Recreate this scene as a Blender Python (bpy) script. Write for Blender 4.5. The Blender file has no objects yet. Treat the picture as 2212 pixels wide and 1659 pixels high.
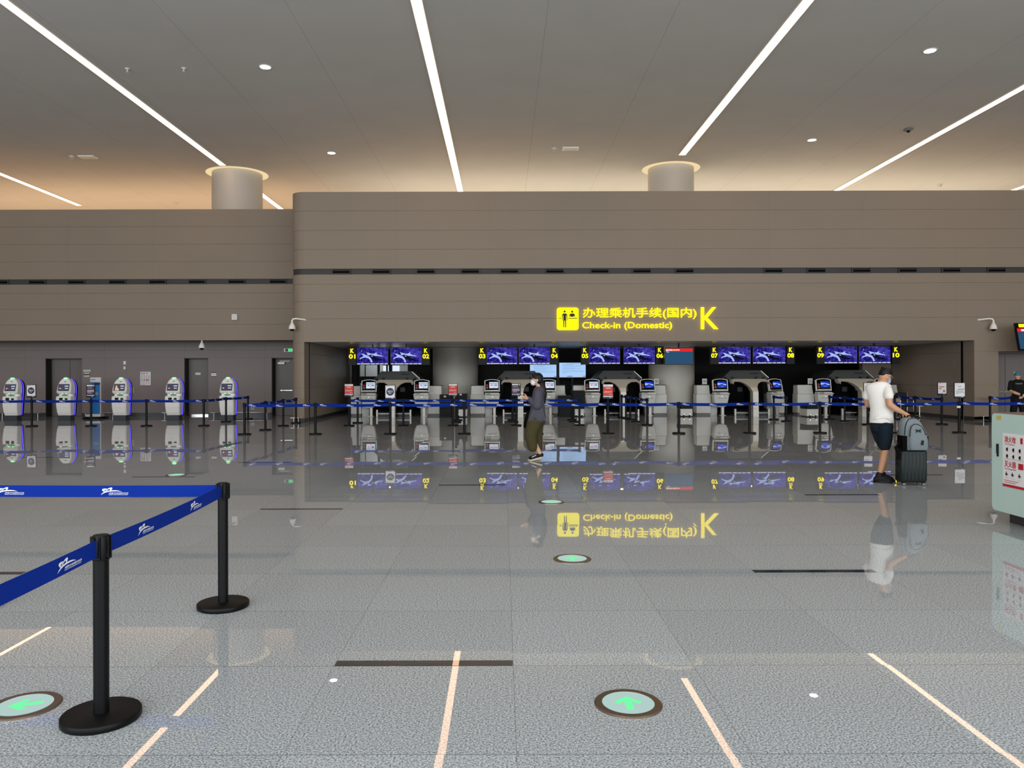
import bpy, math, random
from mathutils import Vector, Matrix
sc = bpy.context.scene
C = sc.collection
rnd = random.Random(7)
PI = math.pi
# ---------------------------------------------------------------- camera, world, daylight, exposure
F = 1660.0; VX = 1086.0; VY = 810.0; CH = 1.62; ROLL = 0.0025
cam_d = bpy.data.cameras.new('camera'); cam = bpy.data.objects.new('camera', cam_d); C.objects.link(cam)
cam.location = (0, 0, CH); cam.rotation_euler = (PI/2, ROLL, 0)
cam_d.sensor_fit = 'HORIZONTAL'; cam_d.sensor_width = 36.0; cam_d.lens = F/2212*36
cam_d.shift_x = (1106-VX)/2212; cam_d.shift_y = -(829.5-VY)/2212
cam_d.clip_end = 300
sc.camera = cam
w = bpy.data.worlds.new('daylight'); sc.world = w; w.use_nodes = True
w.node_tree.nodes['Background'].inputs[0].default_value = (0.78, 0.88, 1.0, 1)
w.node_tree.nodes['Background'].inputs[1].default_value = 0.6
vs = sc.view_settings
vs.view_transform = 'Standard'; vs.look = 'None'; vs.gamma = 1; vs.exposure = 0.0; vs.use_curve_mapping = False

def area(name, loc, rot, sx, sy, power, col):
    l = bpy.data.lights.new(name, 'AREA'); l.shape = 'RECTANGLE'; l.size = sx; l.size_y = sy
    l.energy = power; l.color = col
    o = bpy.data.objects.new(name, l); C.objects.link(o); o.location = loc; o.rotation_euler = rot
    return o
# daylight through the glazed front of the hall, behind the camera
area('window_daylight', (0, -7.5, 4.7), (math.radians(90), 0, 0), 64, 8.6, 6300, (0.88, 0.95, 1.0))
# warm cove lamps lying on the roofs of the two wall blocks, washing the ceiling
area('cove_lamp_left', (-19.5, 37.6, 7.12), (PI, 0, 0), 23, 6.5, 430, (1.0, 0.68, 0.41))
area('cove_lamp_centre', (9.0, 36.4, 7.12), (PI, 0, 0), 31, 7.0, 680, (1.0, 0.88, 0.69))
area('office_fill', (-4.9, 35.5, 2.6), (math.radians(50), 0, 0), 3.6, 0.4, 40, (0.9, 0.96, 1.0))  # added fill on the office panels, standing in for daylight from its windows

# dim lamps in the ceiling of the counter alcove
for k_, x_ in enumerate((-4.3, 0.66, 4.66, 9.8, 13.95)): area('alcove_lamp.%03d' % k_, (x_, 29.7, 2.74), (0, 0, 0), 2.0, 0.4, 7, (1.0, 0.88, 0.70))
# ---------------------------------------------------------------- pixel <-> world helpers (photo pixels, 2212x1659)
def un(px, py):
    dx, dy = px-VX, py-VY
    return dx-ROLL*dy, dy+ROLL*dx
def fl(px, py, z=0.0):                       # the floor point seen at a pixel
    dx, dy = un(px, py); d = F*(CH-z)/dy
    return Vector((dx*d/F, d, z))
def at(px, py, d):                           # the point at depth d seen at a pixel
    dx, dy = un(px, py)
    return Vector((dx*d/F, d, CH-dy*d/F))
# ---------------------------------------------------------------- materials
def s2l(c):
    c = c/255.0
    return c/12.92 if c <= 0.04045 else ((c+0.055)/1.055)**2.4
def lin(rgb): return (s2l(rgb[0]), s2l(rgb[1]), s2l(rgb[2]), 1)
def P(name, rgb, rough=0.5, metal=0.0, var=0.06, scale=30, spec=0.5, bump=0.0):
    m = bpy.data.materials.new(name); m.use_nodes = True
    nt = m.node_tree; b = nt.nodes['Principled BSDF']
    b.inputs['Roughness'].default_value = rough; b.inputs['Metallic'].default_value = metal
    b.inputs['Specular IOR Level'].default_value = spec
    tc = nt.nodes.new('ShaderNodeTexCoord'); nz = nt.nodes.new('ShaderNodeTexNoise'); nz.inputs['Scale'].default_value = scale
    nt.links.new(tc.outputs['Object'], nz.inputs['Vector'])
    mx = nt.nodes.new('ShaderNodeMix'); mx.data_type = 'RGBA'
    c = lin(rgb); mx.inputs[6].default_value = [max(0, v*(1-var)) for v in c[:3]]+[1]
    mx.inputs[7].default_value = [min(1, v*(1+var)) for v in c[:3]]+[1]
    nt.links.new(nz.outputs['Fac'], mx.inputs[0]); nt.links.new(mx.outputs[2], b.inputs['Base Color'])
    if bump:
        bp = nt.nodes.new('ShaderNodeBump'); bp.inputs['Strength'].default_value = bump; bp.inputs['Distance'].default_value = 0.01
        nt.links.new(nz.outputs['Fac'], bp.inputs['Height']); nt.links.new(bp.outputs['Normal'], b.inputs['Normal'])
    return m
def E(name, rgb, strength=1.0, noise=None, scale=12):
    m = bpy.data.materials.new(name); m.use_nodes = True; nt = m.node_tree
    for n in list(nt.nodes): nt.nodes.remove(n)
    o = nt.nodes.new('ShaderNodeOutputMaterial'); e = nt.nodes.new('ShaderNodeEmission')
    e.inputs[0].default_value = lin(rgb); e.inputs[1].default_value = strength
    if noise:
        tc = nt.nodes.new('ShaderNodeTexCoord'); nz = nt.nodes.new('ShaderNodeTexNoise'); nz.inputs['Scale'].default_value = scale
        nz.inputs['Detail'].default_value = 4
        r = nt.nodes.new('ShaderNodeValToRGB'); r.color_ramp.elements[0].color = lin(rgb); r.color_ramp.elements[1].color = lin(noise)
        r.color_ramp.elements[0].position = 0.42; r.color_ramp.elements[1].position = 0.62
        nt.links.new(tc.outputs['Object'], nz.inputs['Vector']); nt.links.new(nz.outputs['Fac'], r.inputs[0]); nt.links.new(r.outputs[0], e.inputs[0])
    nt.links.new(e.outputs[0], o.inputs[0])
    return m

def N(nt, t, **kw):
    n = nt.nodes.new(t)
    for k, v in kw.items(): setattr(n, k, v)
    return n
def mth(nt, op, a, b=None):
    n = N(nt, 'ShaderNodeMath', operation=op)
    for i, v in enumerate((a, b)):
        if v is None: continue
        if isinstance(v, (int, float)): n.inputs[i].default_value = v
        else: nt.links.new(v, n.inputs[i])
    return n.outputs[0]
def line_mask(nt, coord, off, step, half):   # 1 on a joint, else 0
    t = mth(nt, 'FRACT', mth(nt, 'DIVIDE', mth(nt, 'ADD', coord, 1000*step-off+step/2), step))
    return mth(nt, 'LESS_THAN', mth(nt, 'ABSOLUTE', mth(nt, 'SUBTRACT', t, 0.5)), half/step)
def mixc(nt, fac, a, b):
    n = N(nt, 'ShaderNodeMix', data_type='RGBA')
    for i, v in ((0, fac), (6, a), (7, b)):
        if isinstance(v, (int, float)): n.inputs[i].default_value = v
        elif isinstance(v, tuple): n.inputs[i].default_value = v
        else: nt.links.new(v, n.inputs[i])
    return n.outputs[2]

FX0, FY0 = 0.055, 0.28                       # tile grid offsets of the granite floor
def floor_mat(name, inlay=False):
    m = bpy.data.materials.new(name); m.use_nodes = True; nt = m.node_tree; b = nt.nodes['Principled BSDF']
    tc = N(nt, 'ShaderNodeTexCoord'); sp = N(nt, 'ShaderNodeSeparateXYZ'); nt.links.new(tc.outputs['Object'], sp.inputs[0])
    x, y = sp.outputs[0], sp.outputs[1]
    n1 = N(nt, 'ShaderNodeTexNoise'); n1.inputs['Scale'].default_value = 105; n1.inputs['Detail'].default_value = 4; n1.inputs['Roughness'].default_value = 0.68
    nt.links.new(tc.outputs['Object'], n1.inputs['Vector'])
    r = N(nt, 'ShaderNodeValToRGB'); cr = r.color_ramp
    if inlay:
        cr.elements[0].color = lin((34, 34, 37)); cr.elements[1].color = lin((78, 76, 78))
        cr.elements[0].position = 0.35; cr.elements[1].position = 0.7
    else:
        cr.elements[0].color = lin((76, 79, 84)); cr.elements[0].position = 0.34
        cr.elements[1].color = lin((214, 222, 225)); cr.elements[1].position = 0.62
        e = cr.elements.new(0.47); e.color = lin((158, 163, 166))
    nt.links.new(n1.outputs['Fac'], r.inputs[0])
    # tile id -> tint and a very small tilt of each polished slab
    cx = mth(nt, 'FLOOR', mth(nt, 'SUBTRACT', x, FX0)); cy = mth(nt, 'FLOOR', mth(nt, 'SUBTRACT', y, FY0))
    cb = N(nt, 'ShaderNodeCombineXYZ'); nt.links.new(cx, cb.inputs[0]); nt.links.new(cy, cb.inputs[1])
    wn = N(nt, 'ShaderNodeTexWhiteNoise', noise_dimensions='3D'); nt.links.new(cb.outputs[0], wn.inputs['Vector'])
    br = mth(nt, 'ADD', mth(nt, 'MULTIPLY', wn.outputs['Value'], 0.10), 0.95)
    hsv = N(nt, 'ShaderNodeHueSaturation'); nt.links.new(r.outputs[0], hsv.inputs['Color']); nt.links.new(br, hsv.inputs['Value'])
    col = hsv.outputs[0]
    if not inlay:
        jm = mth(nt, 'MAXIMUM', line_mask(nt, x, FX0, 1.0, 0.0012), line_mask(nt, y, FY0, 1.0, 0.0022))
        col = mixc(nt, mth(nt, 'MULTIPLY', jm, 0.75), col, lin((88, 88, 92)))
    nt.links.new(col, b.inputs['Base Color'])
    b.inputs['Roughness'].default_value = 0.012
    b.inputs['IOR'].default_value = 1.5
    vm = N(nt, 'ShaderNodeVectorMath', operation='SUBTRACT'); nt.links.new(wn.outputs['Color'], vm.inputs[0]); vm.inputs[1].default_value = (.5, .5, .5)
    vs_ = N(nt, 'ShaderNodeVectorMath', operation='MULTIPLY'); nt.links.new(vm.outputs[0], vs_.inputs[0]); vs_.inputs[1].default_value = (.003, .003, 0)
    va = N(nt, 'ShaderNodeVectorMath', operation='ADD'); nt.links.new(vs_.outputs[0], va.inputs[0]); va.inputs[1].default_value = (0, 0, 1)
    vn = N(nt, 'ShaderNodeVectorMath', operation='NORMALIZE'); nt.links.new(va.outputs[0], vn.inputs[0])
    nt.links.new(vn.outputs[0], b.inputs['Normal'])
    return m
def panel_mat(name, rgb, step, off, axis=0, rough=0.45, half=0.004, dark=0.45, spec=0.35):
    m = bpy.data.materials.new(name); m.use_nodes = True; nt = m.node_tree; b = nt.nodes['Principled BSDF']
    tc = N(nt, 'ShaderNodeTexCoord'); sp = N(nt, 'ShaderNodeSeparateXYZ'); nt.links.new(tc.outputs['Object'], sp.inputs[0])
    nz = N(nt, 'ShaderNodeTexNoise'); nz.inputs['Scale'].default_value = 0.7; nt.links.new(tc.outputs['Object'], nz.inputs['Vector'])
    c = lin(rgb)
    base = mixc(nt, nz.outputs['Fac'], tuple(v*0.95 for v in c[:3])+(1,), tuple(v*1.05 for v in c[:3])+(1,))
    jm = mth(nt, 'MULTIPLY', line_mask(nt, sp.outputs[axis], off, step, half), dark)
    nt.links.new(mixc(nt, jm, base, (0.01, 0.01, 0.01, 1)), b.inputs['Base Color'])
    b.inputs['Roughness'].default_value = rough; b.inputs['Specular IOR Level'].default_value = spec
    return m

M = {}
M['floor'] = floor_mat('granite'); M['inlay'] = floor_mat('dark_granite', True)
M['ceil'] = panel_mat('ceiling_paint', (211, 207, 201), 3.02, 1.07, 0, 0.9, 0.006, 0.35, 0.1)
M['wall'] = panel_mat('brown_panel', (149, 134, 117), 3.2, -6.85, 0, 0.5, 0.003, 0.25, 0.25)
M['wall_back'] = panel_mat('mauve_panel', (144, 132, 127), 3.2, -9.5, 0, 0.5, 0.004, 0.3, 0.25)
M['alcove'] = panel_mat('alcove_panel', (150, 136, 122), 1.6, 27.4, 1, 0.38, 0.004, 0.4, 0.5)
M['alcove_ceil'] = P('alcove_ceiling', (218, 214, 208), 0.25, 0.0, 0.03, 2)
M['dark_wall'] = P('dark_wall', (30, 27, 24), 0.5, 0, 0.1, 2, .2)
M['band'] = P('dark_band', (58, 58, 56), 0.6, 0, 0.15, 3)
M['groove'] = P('groove', (84, 74, 65), 0.8)
M['skirt'] = P('skirting', (52, 49, 47), 0.35, 0, .1, 6)
M['column'] = P('column_paint', (206, 200, 188), 0.45, 0, 0.02, 2)
M['black'] = P('black_powder_coat', (10, 10, 10), 0.42, 0, 0.2, 60, 0.18)
M['black_gloss'] = P('black_gloss', (7, 7, 8), 0.15, 0, 0.2, 20, 0.2)
M['black_matt'] = P('black_matt', (6, 6, 6), 0.7, 0, 0.2, 20, 0.08)
M['belt'] = P('blue_webbing', (5, 42, 138), 0.75, 0, 0.08, 300, 0.12)
M['logo'] = P('white_print', (238, 240, 244), 0.6, 0, 0.02, 50)
M['white'] = P('white_panel', (226, 222, 213), 0.4, 0, 0.02, 8)
M['white2'] = P('white_plastic', (252, 249, 243), 0.35, 0, 0.02, 8)
M['silver'] = P('silver_paint', (205, 198, 185), 0.35, 0.25, 0.03, 8)
M['chrome'] = P('brushed_steel', (215, 212, 206), 0.22, 1.0, 0.05, 60)
M['grey_hood'] = P('grey_hood', (58, 60, 59), 0.6, 0, 0.05, 8)
M['grey'] = P('grey_plastic', (120, 118, 114), 0.5, 0, 0.05, 10)
M['door'] = P('grey_door', (120, 112, 107), 0.5, 0, 0.03, 4)
M['reveal'] = P('door_reveal', (30, 27, 25), 0.6, 0, 0.1, 4)
M['rubber'] = P('tray_rubber', (34, 36, 36), 0.5, 0, 0.15, 30)
M['mint'] = P('mint_panel', (198, 222, 212), 0.3, 0, 0.02, 4)
M['plinth'] = P('slate_plinth', (50, 56, 62), 0.5, 0, 0.08, 10)
M['paper'] = P('white_paper', (240, 238, 236), 0.6, 0, 0.02, 20)
M['navy'] = P('navy_print', (22, 24, 78), 0.5, 0, 0.05, 20)
M['red'] = P('red_print', (222, 60, 44), 0.5, 0, 0.05, 20)
M['redtxt'] = P('red_text', (196, 32, 44), 0.5, 0, 0.05, 20)
M['pink'] = P('pink_print', (238, 205, 196), 0.5, 0, 0.03, 20)
M['ink'] = P('black_ink', (30, 30, 34), 0.6, 0, 0.1, 20)
M['banner'] = P('blue_banner', (28, 118, 184), 0.5, 0, 0.06, 6)
M['yellowcard'] = P('yellow_card', (205, 190, 100), 0.5, 0, 0.04, 10)
M['tan'] = P('tan_vinyl', (196, 160, 106), 0.5, 0, 0.05, 20)
M['glassdark'] = P('tinted_glass', (12, 12, 12), 0.05, 0, 0.1, 3)
M['strip'] = E('warm_white_tube', (255, 204, 164), 5.5)
M['down'] = E('cool_white_lamp', (226, 228, 255), 40)
M['green_dark'] = P('dark_green_slot', (10, 60, 30), .3); M['scr_light2'] = E('screen_tiles', (206, 218, 232), 1.0); M['bronze'] = P('bronze_steel', (150, 136, 124), .3, 1.0, .02, 8); M['rosewood'] = P('mauve_top', (120, 98, 94), .4)
M['ring'] = E('warm_cove', (255, 226, 176), 0.9)
M['yellow'] = E('yellow_sign', (255, 232, 26), 1.8)
M['yellow_bg'] = E('yellow_sign_face', (255, 238, 16), 1.7)
M['green'] = E('green_lamp', (110, 255, 145), 3.0)
M['greenx'] = E('green_exit', (40, 220, 120), 1.2)
M['blueled'] = E('blue_led', (70, 60, 255), 3.0)
M['bluewash'] = E('blue_led_wash', (6, 2, 215), 0.75)  # LED spill on the kiosk back shell, painted as the shell's own glow
M['scr_navy'] = E('screen_navy', (22, 18, 92), 1.0, (56, 50, 150), 9)
M['scr_violet'] = E('screen_violet', (78, 70, 182), 1.0, (44, 38, 130), 14)
M['scr_light'] = E('screen_pale', (172, 190, 250), 1.0)
M['scr_black'] = E('screen_black', (16, 14, 30), 1.0)
M['scr_white'] = E('screen_white', (226, 232, 250), 1.0)
M['scr_grey'] = E('screen_grey', (70, 72, 86), 1.0)
M['scr_pale'] = E('screen_sky', (170, 208, 250), 1.0)
M['scr_text'] = E('screen_text', (120, 140, 190), 1.0)
M['scr_blue'] = E('screen_blue', (20, 46, 168), 1.0, (34, 74, 200), 3)
M['scr_slate'] = E('screen_slate', (44, 80, 112), 1.0)
M['scr_red'] = E('screen_red', (236, 40, 44), 1.0)
M['scr_skin'] = E('screen_peach', (236, 190, 150), 0.9)
M['disc'] = E('frosted_disc', (186, 216, 210), 0.9)
M['arrow'] = E('green_arrow', (120, 255, 170), 1.0)
M['window'] = E('daylit_window', (226, 236, 255), 1.0)
M['curtain'] = P('grey_curtain', (150, 152, 150), 0.8, 0, 0.1, 5)
# ---------------------------------------------------------------- mesh builder
class G:
    def __init__(s): s.v = []; s.f = []; s.m = []; s.sm = []
    def add(s, vs_, fs, mi=0, smooth=False):
        o = len(s.v); s.v += [tuple(p) for p in vs_]
        for f in fs: s.f.append(tuple(i+o for i in f)); s.m.append(mi); s.sm.append(smooth)
        return s
    def box(s, c, d, bev=0.0, mi=0, rot=None):
        hx, hy, hz = d[0]/2, d[1]/2, d[2]/2
        R = rot if rot is not None else None
        c = Vector(c)
        if bev <= 0:
            vs_ = [Vector((x, y, z)) for x in (-hx, hx) for y in (-hy, hy) for z in (-hz, hz)]
            fs = [(0,1,3,2),(4,6,7,5),(0,4,5,1),(2,3,7,6),(0,2,6,4),(1,5,7,3)]
        else:
            b = min(bev, hx*.9, hy*.9, hz*.9); vs_ = []; idx = {}
            for sx in (-1, 1):
                for sy in (-1, 1):
                    for sz in (-1, 1):
                        for a in range(3):
                            h = [hx-b, hy-b, hz-b]; h[a] += b
                            idx[(sx, sy, sz, a)] = len(vs_); vs_.append(Vector((sx*h[0], sy*h[1], sz*h[2])))
            fs = []
            for a in range(3):
                u, v = (a+1) % 3, (a+2) % 3
                for sg in (-1, 1):
                    q = []
                    for (su, sv) in ((-1,-1),(1,-1),(1,1),(-1,1)):
                        k = [0,0,0]; k[a] = sg; k[u] = su; k[v] = sv; q.append(idx[(k[0],k[1],k[2],a)])
                    fs.append(tuple(q) if sg > 0 else tuple(reversed(q)))
            for a in range(3):
                u, v = (a+1) % 3, (a+2) % 3
                for su in (-1, 1):
                    for sv in (-1, 1):
                        k0 = [0,0,0]; k0[u] = su; k0[v] = sv; k1 = list(k0); k0[a] = -1; k1[a] = 1
                        q = (idx[(*k0,u)], idx[(*k1,u)], idx[(*k1,v)], idx[(*k0,v)])
                        fs.append(q if su*sv < 0 else tuple(reversed(q)))
            for sx in (-1, 1):
                for sy in (-1, 1):
                    for sz in (-1, 1):
                        q = tuple(idx[(sx,sy,sz,a)] for a in range(3))
                        fs.append(q if sx*sy*sz > 0 else tuple(reversed(q)))
        if R is not None: vs_ = [R @ p for p in vs_]
        return s.add([p+c for p in vs_], fs, mi)
    def loft(s, rings, mi=0, smooth=True, caps=True, closed=True):
        n = len(rings[0]); vs_ = [p for r in rings for p in r]; fs = []
        for i in range(len(rings)-1):
            for j in range(n if closed else n-1):
                a = i*n+j; b = i*n+(j+1) % n
                fs.append((a, b, b+n, a+n))
        s.add(vs_, fs, mi, smooth)
        if caps:
            s.add(rings[0], [tuple(reversed(range(n)))], mi, False); s.add(rings[-1], [tuple(range(n))], mi, False)
        return s
    def lathe(s, prof, n=24, c=(0,0,0), mi=0, smooth=True):
        rings = [[(c[0]+r*math.cos(2*PI*k/n), c[1]+r*math.sin(2*PI*k/n), c[2]+z) for k in range(n)] for r, z in prof]
        return s.loft(rings, mi, smooth)
    def tube(s, pts, r, n=10, mi=0, caps=True, smooth=True):
        pts = [Vector(p) for p in pts]; rings = []
        rr = r if isinstance(r, (list, tuple)) else [r]*len(pts)
        up = None
        for i, p in enumerate(pts):
            t = (pts[min(i+1, len(pts)-1)]-pts[max(i-1, 0)]).normalized()
            if up is None:
                up = Vector((0,0,1)) if abs(t.z) < .9 else Vector((1,0,0))
            u = (up-t*up.dot(t)).normalized(); v = t.cross(u); up = u
            rings.append([p+(u*math.cos(2*PI*k/n)+v*math.sin(2*PI*k/n))*rr[i] for k in range(n)])
        return s.loft(rings, mi, smooth, caps)
    def sph(s, c, r, mi=0, n=16, m=10, rot=None):
        rx, ry, rz = r if isinstance(r, (tuple, list)) else (r, r, r); c = Vector(c); rings = []
        for i in range(1, m):
            th = PI*i/m; ring = []
            for k in range(n):
                p = Vector((rx*math.sin(th)*math.cos(2*PI*k/n), ry*math.sin(th)*math.sin(2*PI*k/n), -rz*math.cos(th)))
                ring.append((rot @ p if rot is not None else p)+c)
            rings.append(ring)
        return s.loft(rings, mi, True)
    def cap(s, a, b, ra, rb, mi=0, n=14):     # tapered capsule
        a, b = Vector(a), Vector(b)
        s.sph(a, ra, mi, n, 8); s.sph(b, rb, mi, n, 8); return s.tube([a, b], [ra, rb], n, mi)
    def limb(s, pts, rs, mi=0):
        for i in range(len(pts)-1): s.cap(pts[i], pts[i+1], rs[i], rs[i+1], mi)
        return s
    def prism(s, poly, o, u, v, depth, mi=0, side=True):   # polygon in plane (o,u,v), extruded by -depth along u x v
        o, u, v = Vector(o), Vector(u), Vector(v); nrm = u.cross(v).normalized()
        fr = [o+u*p[0]+v*p[1] for p in poly]; n = len(poly)
        ar = sum(poly[i][0]*poly[(i+1) % n][1]-poly[(i+1) % n][0]*poly[i][1] for i in range(n))
        f0 = tuple(range(n)) if ar > 0 else tuple(reversed(range(n)))
        if not side or depth == 0: return s.add(fr, [f0], mi)
        bk = [p-nrm*depth for p in fr]
        fs = [f0, tuple(i+n for i in reversed(f0))]
        for k in range(n):
            a, b = f0[k], f0[(k+1) % n]; fs.append((b, a, a+n, b+n))
        return s.add(fr+bk, fs, mi)
    def rect(s, x0, y0, x1, y1, o, u, v, mi=0, lift=0.0):
        o = Vector(o)+Vector(u).cross(Vector(v)).normalized()*lift
        return s.prism([(x0,y0),(x1,y0),(x1,y1),(x0,y1)], o, u, v, 0, mi)
    def text(s, t, h, x, y, o, u, v, mi=0, lift=0.0, bold=0.0, align='LEFT', width=None, depth=0.0, slant=0.0):
        if bold > 0 and any(ord(c) > 0x2E80 for c in t):      # heavy strokes: the light glyphs laid over each other a hair apart
            a_, b_ = text_geo(t, 0.0, slant); wd = (width or (max(q[0] for q in a_)-min(q[0] for q in a_))*h); e = bold*h*.8
            for i, (ex, ey) in enumerate(((-e, 0), (e, 0), (0, -e), (0, e))): s.text(t, h, x+ex, y+ey, o, u, v, mi, lift+i*.0002, 0.0, align, wd, depth, slant)
            return s
        vs_, fs = text_geo(t, bold, slant)
        xs = [p[0] for p in vs_]; w0 = (max(xs)-min(xs)) or 1; x0 = min(xs)
        k = h; kx = (width/w0) if width else k
        off = 0 if align == 'LEFT' else (-w0*kx/2 if align == 'CENTER' else -w0*kx)
        o, u, v = Vector(o), Vector(u), Vector(v); nn = u.cross(v).normalized()
        pts = [o+u*(x+off+(p[0]-x0)*kx)+v*(y+p[1]*k)+nn*lift for p in vs_]
        s.add(pts, fs, mi)
        if depth:
            ed = {}
            for f in fs:
                for i in range(len(f)):
                    e = (f[i], f[(i+1) % len(f)]); ed[e] = ed.get(e, 0)+1
            bd = [e for e in ed if (e[1], e[0]) not in ed]
            q = []; qf = []
            for a, b in bd:
                k0 = len(q); q += [pts[b], pts[a], pts[a]-nn*depth, pts[b]-nn*depth]; qf.append((k0, k0+1, k0+2, k0+3))
            s.add(q, qf, mi)
        return s
    def xf(s, mat):
        s.v = [tuple(mat @ Vector(p)) for p in s.v]; return s
    def mesh(s, name, mats):
        me = bpy.data.meshes.new(name); me.from_pydata(s.v, [], s.f)
        mats = mats if isinstance(mats, (list, tuple)) else [mats]
        for m in mats: me.materials.append(M[m] if isinstance(m, str) else m)
        me.polygons.foreach_set('material_index', s.m); me.polygons.foreach_set('use_smooth', s.sm); me.update()
        return me
    def build(s, name, mats, parent=None, loc=None, rz=0.0):
        o = bpy.data.objects.new(name, s.mesh(name, mats)); C.objects.link(o)
        if parent is not None: o.parent = parent
        if loc is not None: o.location = loc
        if rz: o.rotation_euler.z = rz
        return o
_tc = {}
def text_geo(t, bold, slant=0.0):            # glyph outlines of a string at unit cap-ish height
    k = (t, bold, slant)
    if k in _tc: return _tc[k]
    cu = bpy.data.curves.new('txt', 'FONT'); cu.body = t; cu.size = 1.0; cu.offset = bold; cu.resolution_u = 3; cu.shear = slant
    ob = bpy.data.objects.new('txt', cu); C.objects.link(ob)
    dg = bpy.context.evaluated_depsgraph_get(); me = bpy.data.meshes.new_from_object(ob.evaluated_get(dg))
    vs_ = [(v.co.x, v.co.y) for v in me.vertices]; fs = []
    for p in me.polygons:
        q = tuple(p.vertices)
        a = sum(vs_[q[i]][0]*vs_[q[(i+1) % len(q)]][1]-vs_[q[(i+1) % len(q)]][0]*vs_[q[i]][1] for i in range(len(q)))
        fs.append(q if a > 0 else tuple(reversed(q)))
    bpy.data.objects.remove(ob); bpy.data.curves.remove(cu); bpy.data.meshes.remove(me)
    ys = [p[1] for p in vs_]; y0, y1 = min(ys), max(ys)
    vs_ = [((p[0])/(y1-y0), (p[1]-y0)/(y1-y0)) for p in vs_]
    _tc[k] = (vs_, fs); return _tc[k]
def remesh(g, name, mat, parent, voxel=0.008, smooth=4, loc=None, rz=0.0):
    me = g.mesh(name+'_raw', mat); ob = bpy.data.objects.new('tmp', me); C.objects.link(ob)
    r = ob.modifiers.new('r', 'REMESH'); r.mode = 'VOXEL'; r.voxel_size = voxel; r.use_smooth_shade = True
    s_ = ob.modifiers.new('s', 'SMOOTH'); s_.iterations = smooth; s_.factor = 0.5
    dg = bpy.context.evaluated_depsgraph_get(); m2 = bpy.data.meshes.new_from_object(ob.evaluated_get(dg))
    m2.name = name
    if not len(m2.materials): m2.materials.append(M[mat] if isinstance(mat, str) else mat)
    bpy.data.objects.remove(ob); bpy.data.meshes.remove(me)
    m2.polygons.foreach_set('use_smooth', [True]*len(m2.polygons))
    o = bpy.data.objects.new(name, m2); C.objects.link(o)
    if parent is not None: o.parent = parent
    if loc is not None: o.location = loc
    if rz: o.rotation_euler.z = rz
    return o
# ---------------------------------------------------------------- things
def tag(o, label, cat, group=None):
    o['label'] = label; o['category'] = cat
    if group: o['group'] = group
    return o
def thing(name, label, cat, loc=(0,0,0), rz=0.0, group=None):
    o = bpy.data.objects.new(name, None); C.objects.link(o); o.empty_display_size = 0.1
    o.location = loc; o.rotation_euler.z = rz
    return tag(o, label, cat, group)
def struct(name, g, mats, parent=None):
    o = g.build(name, mats, parent)
    if parent is None: o['kind'] = 'structure'
    return o
def dup(root, loc, rz, label, group=None):
    kids = list(root.children)
    r = root.copy(); C.objects.link(r); r.location = loc; r.rotation_euler.z = rz; r['label'] = label
    if group: r['group'] = group
    for ch in kids:
        c = ch.copy(); C.objects.link(c); c.parent = r
        for g in list(ch.children):
            d = g.copy(); C.objects.link(d); d.parent = c
    return r
UX, UZ, UY = Vector((1,0,0)), Vector((0,0,1)), Vector((0,1,0))   # a face turned to the camera: u = +X, v = +Z
# ================================================================ the setting
CZ = 10.2                                     # ceiling height
def cl(px, py):                               # the ceiling point seen at a pixel
    dx, dy = un(px, py); d = F*(CZ-CH)/(-dy); return Vector((dx*d/F, d, CZ))
WY = 26.4                                     # front of the check-in block
LY = 29.1                                     # front of the left wall
XL, XP, XR, XD = -7.32, -6.82, 16.2, 17.03
SOF = 2.77; SOFL = 2.96
g = G(); g.box((0, 15.5, -0.1), (72, 55, 0.2)); struct('floor', g, 'floor')
g = G(); g.box((0, 15.5, CZ+0.1), (72, 55, 0.2)); struct('ceiling', g, 'ceil')
g = G(); g.box((-35.9, 15.5, CZ/2), (0.2, 55, CZ)); struct('wall_left', g, 'wall')
g = G(); g.box((35.9, 15.5, CZ/2), (0.2, 55, CZ)); struct('wall_right', g, 'wall')
g = G(); g.box((0, 43.1, CZ/2), (72, 0.2, CZ)); struct('wall_rear', g, 'ceil')
def ipath(off, xr, yb, yf=WY):               # plan outline of the check-in block, its left corner rounded
    r = 0.5; a = [(XL+off, yb)]
    for k in range(13):
        t = PI+PI/2*k/12
        a.append((XP+(r-off)*math.cos(t), yf+r+(r-off)*math.sin(t)))
    return a+[(xr, yf+off), (xr, yf+0.35), (XP+0.05, yf+0.35), (XP, yb)]
def pcol(g, poly, z0, z1, mi=0): return g.prism(poly, (0, 0, z1), UX, UY, z1-z0, mi)
rows = [(7.27, 7.927), (6.60, 7.27), (5.945, 6.60), (5.283, 5.945), (4.752, 5.09), (4.155, 4.752), (3.565, 4.155), (SOF, 3.565)]
g = G(); gp = 0.003
for z0, z1 in rows: pcol(g, ipath(0, 30, 42), z0+(gp if z0 > SOF else 0), z1-gp)
pcol(g, ipath(0.03, 30, 42), SOF+0.02, 7.9, 1); pcol(g, ipath(0.02, 30, 42), 5.09, 5.283, 2)
for z0, z1 in ((0.14, 1.19), (1.19, 2.38), (2.38, SOF)):       # the pillar beside the opening
    a = [p for p in ipath(0, XP, 42)][:14]+[(XP, WY+0.62), (XP-0.2, WY+0.62), (XP-0.2, 42)]
    pcol(g, a, z0+gp*.6, z1-gp*.6)
    b = [p for p in ipath(0.02, XP-0.02, 42)][:14]+[(XP-0.02, WY+0.6), (XP-0.25, 42)]
    pcol(g, b, z0-0.01 if z0 > 1 else 0.1, z1, 1)
pcol(g, [p for p in ipath(0.015, XP-0.01, 42)][:14]+[(XP-0.01, WY+0.62), (XP-0.2, WY+0.62), (XP-0.2, 42)], 0, 0.14, 3)
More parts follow.
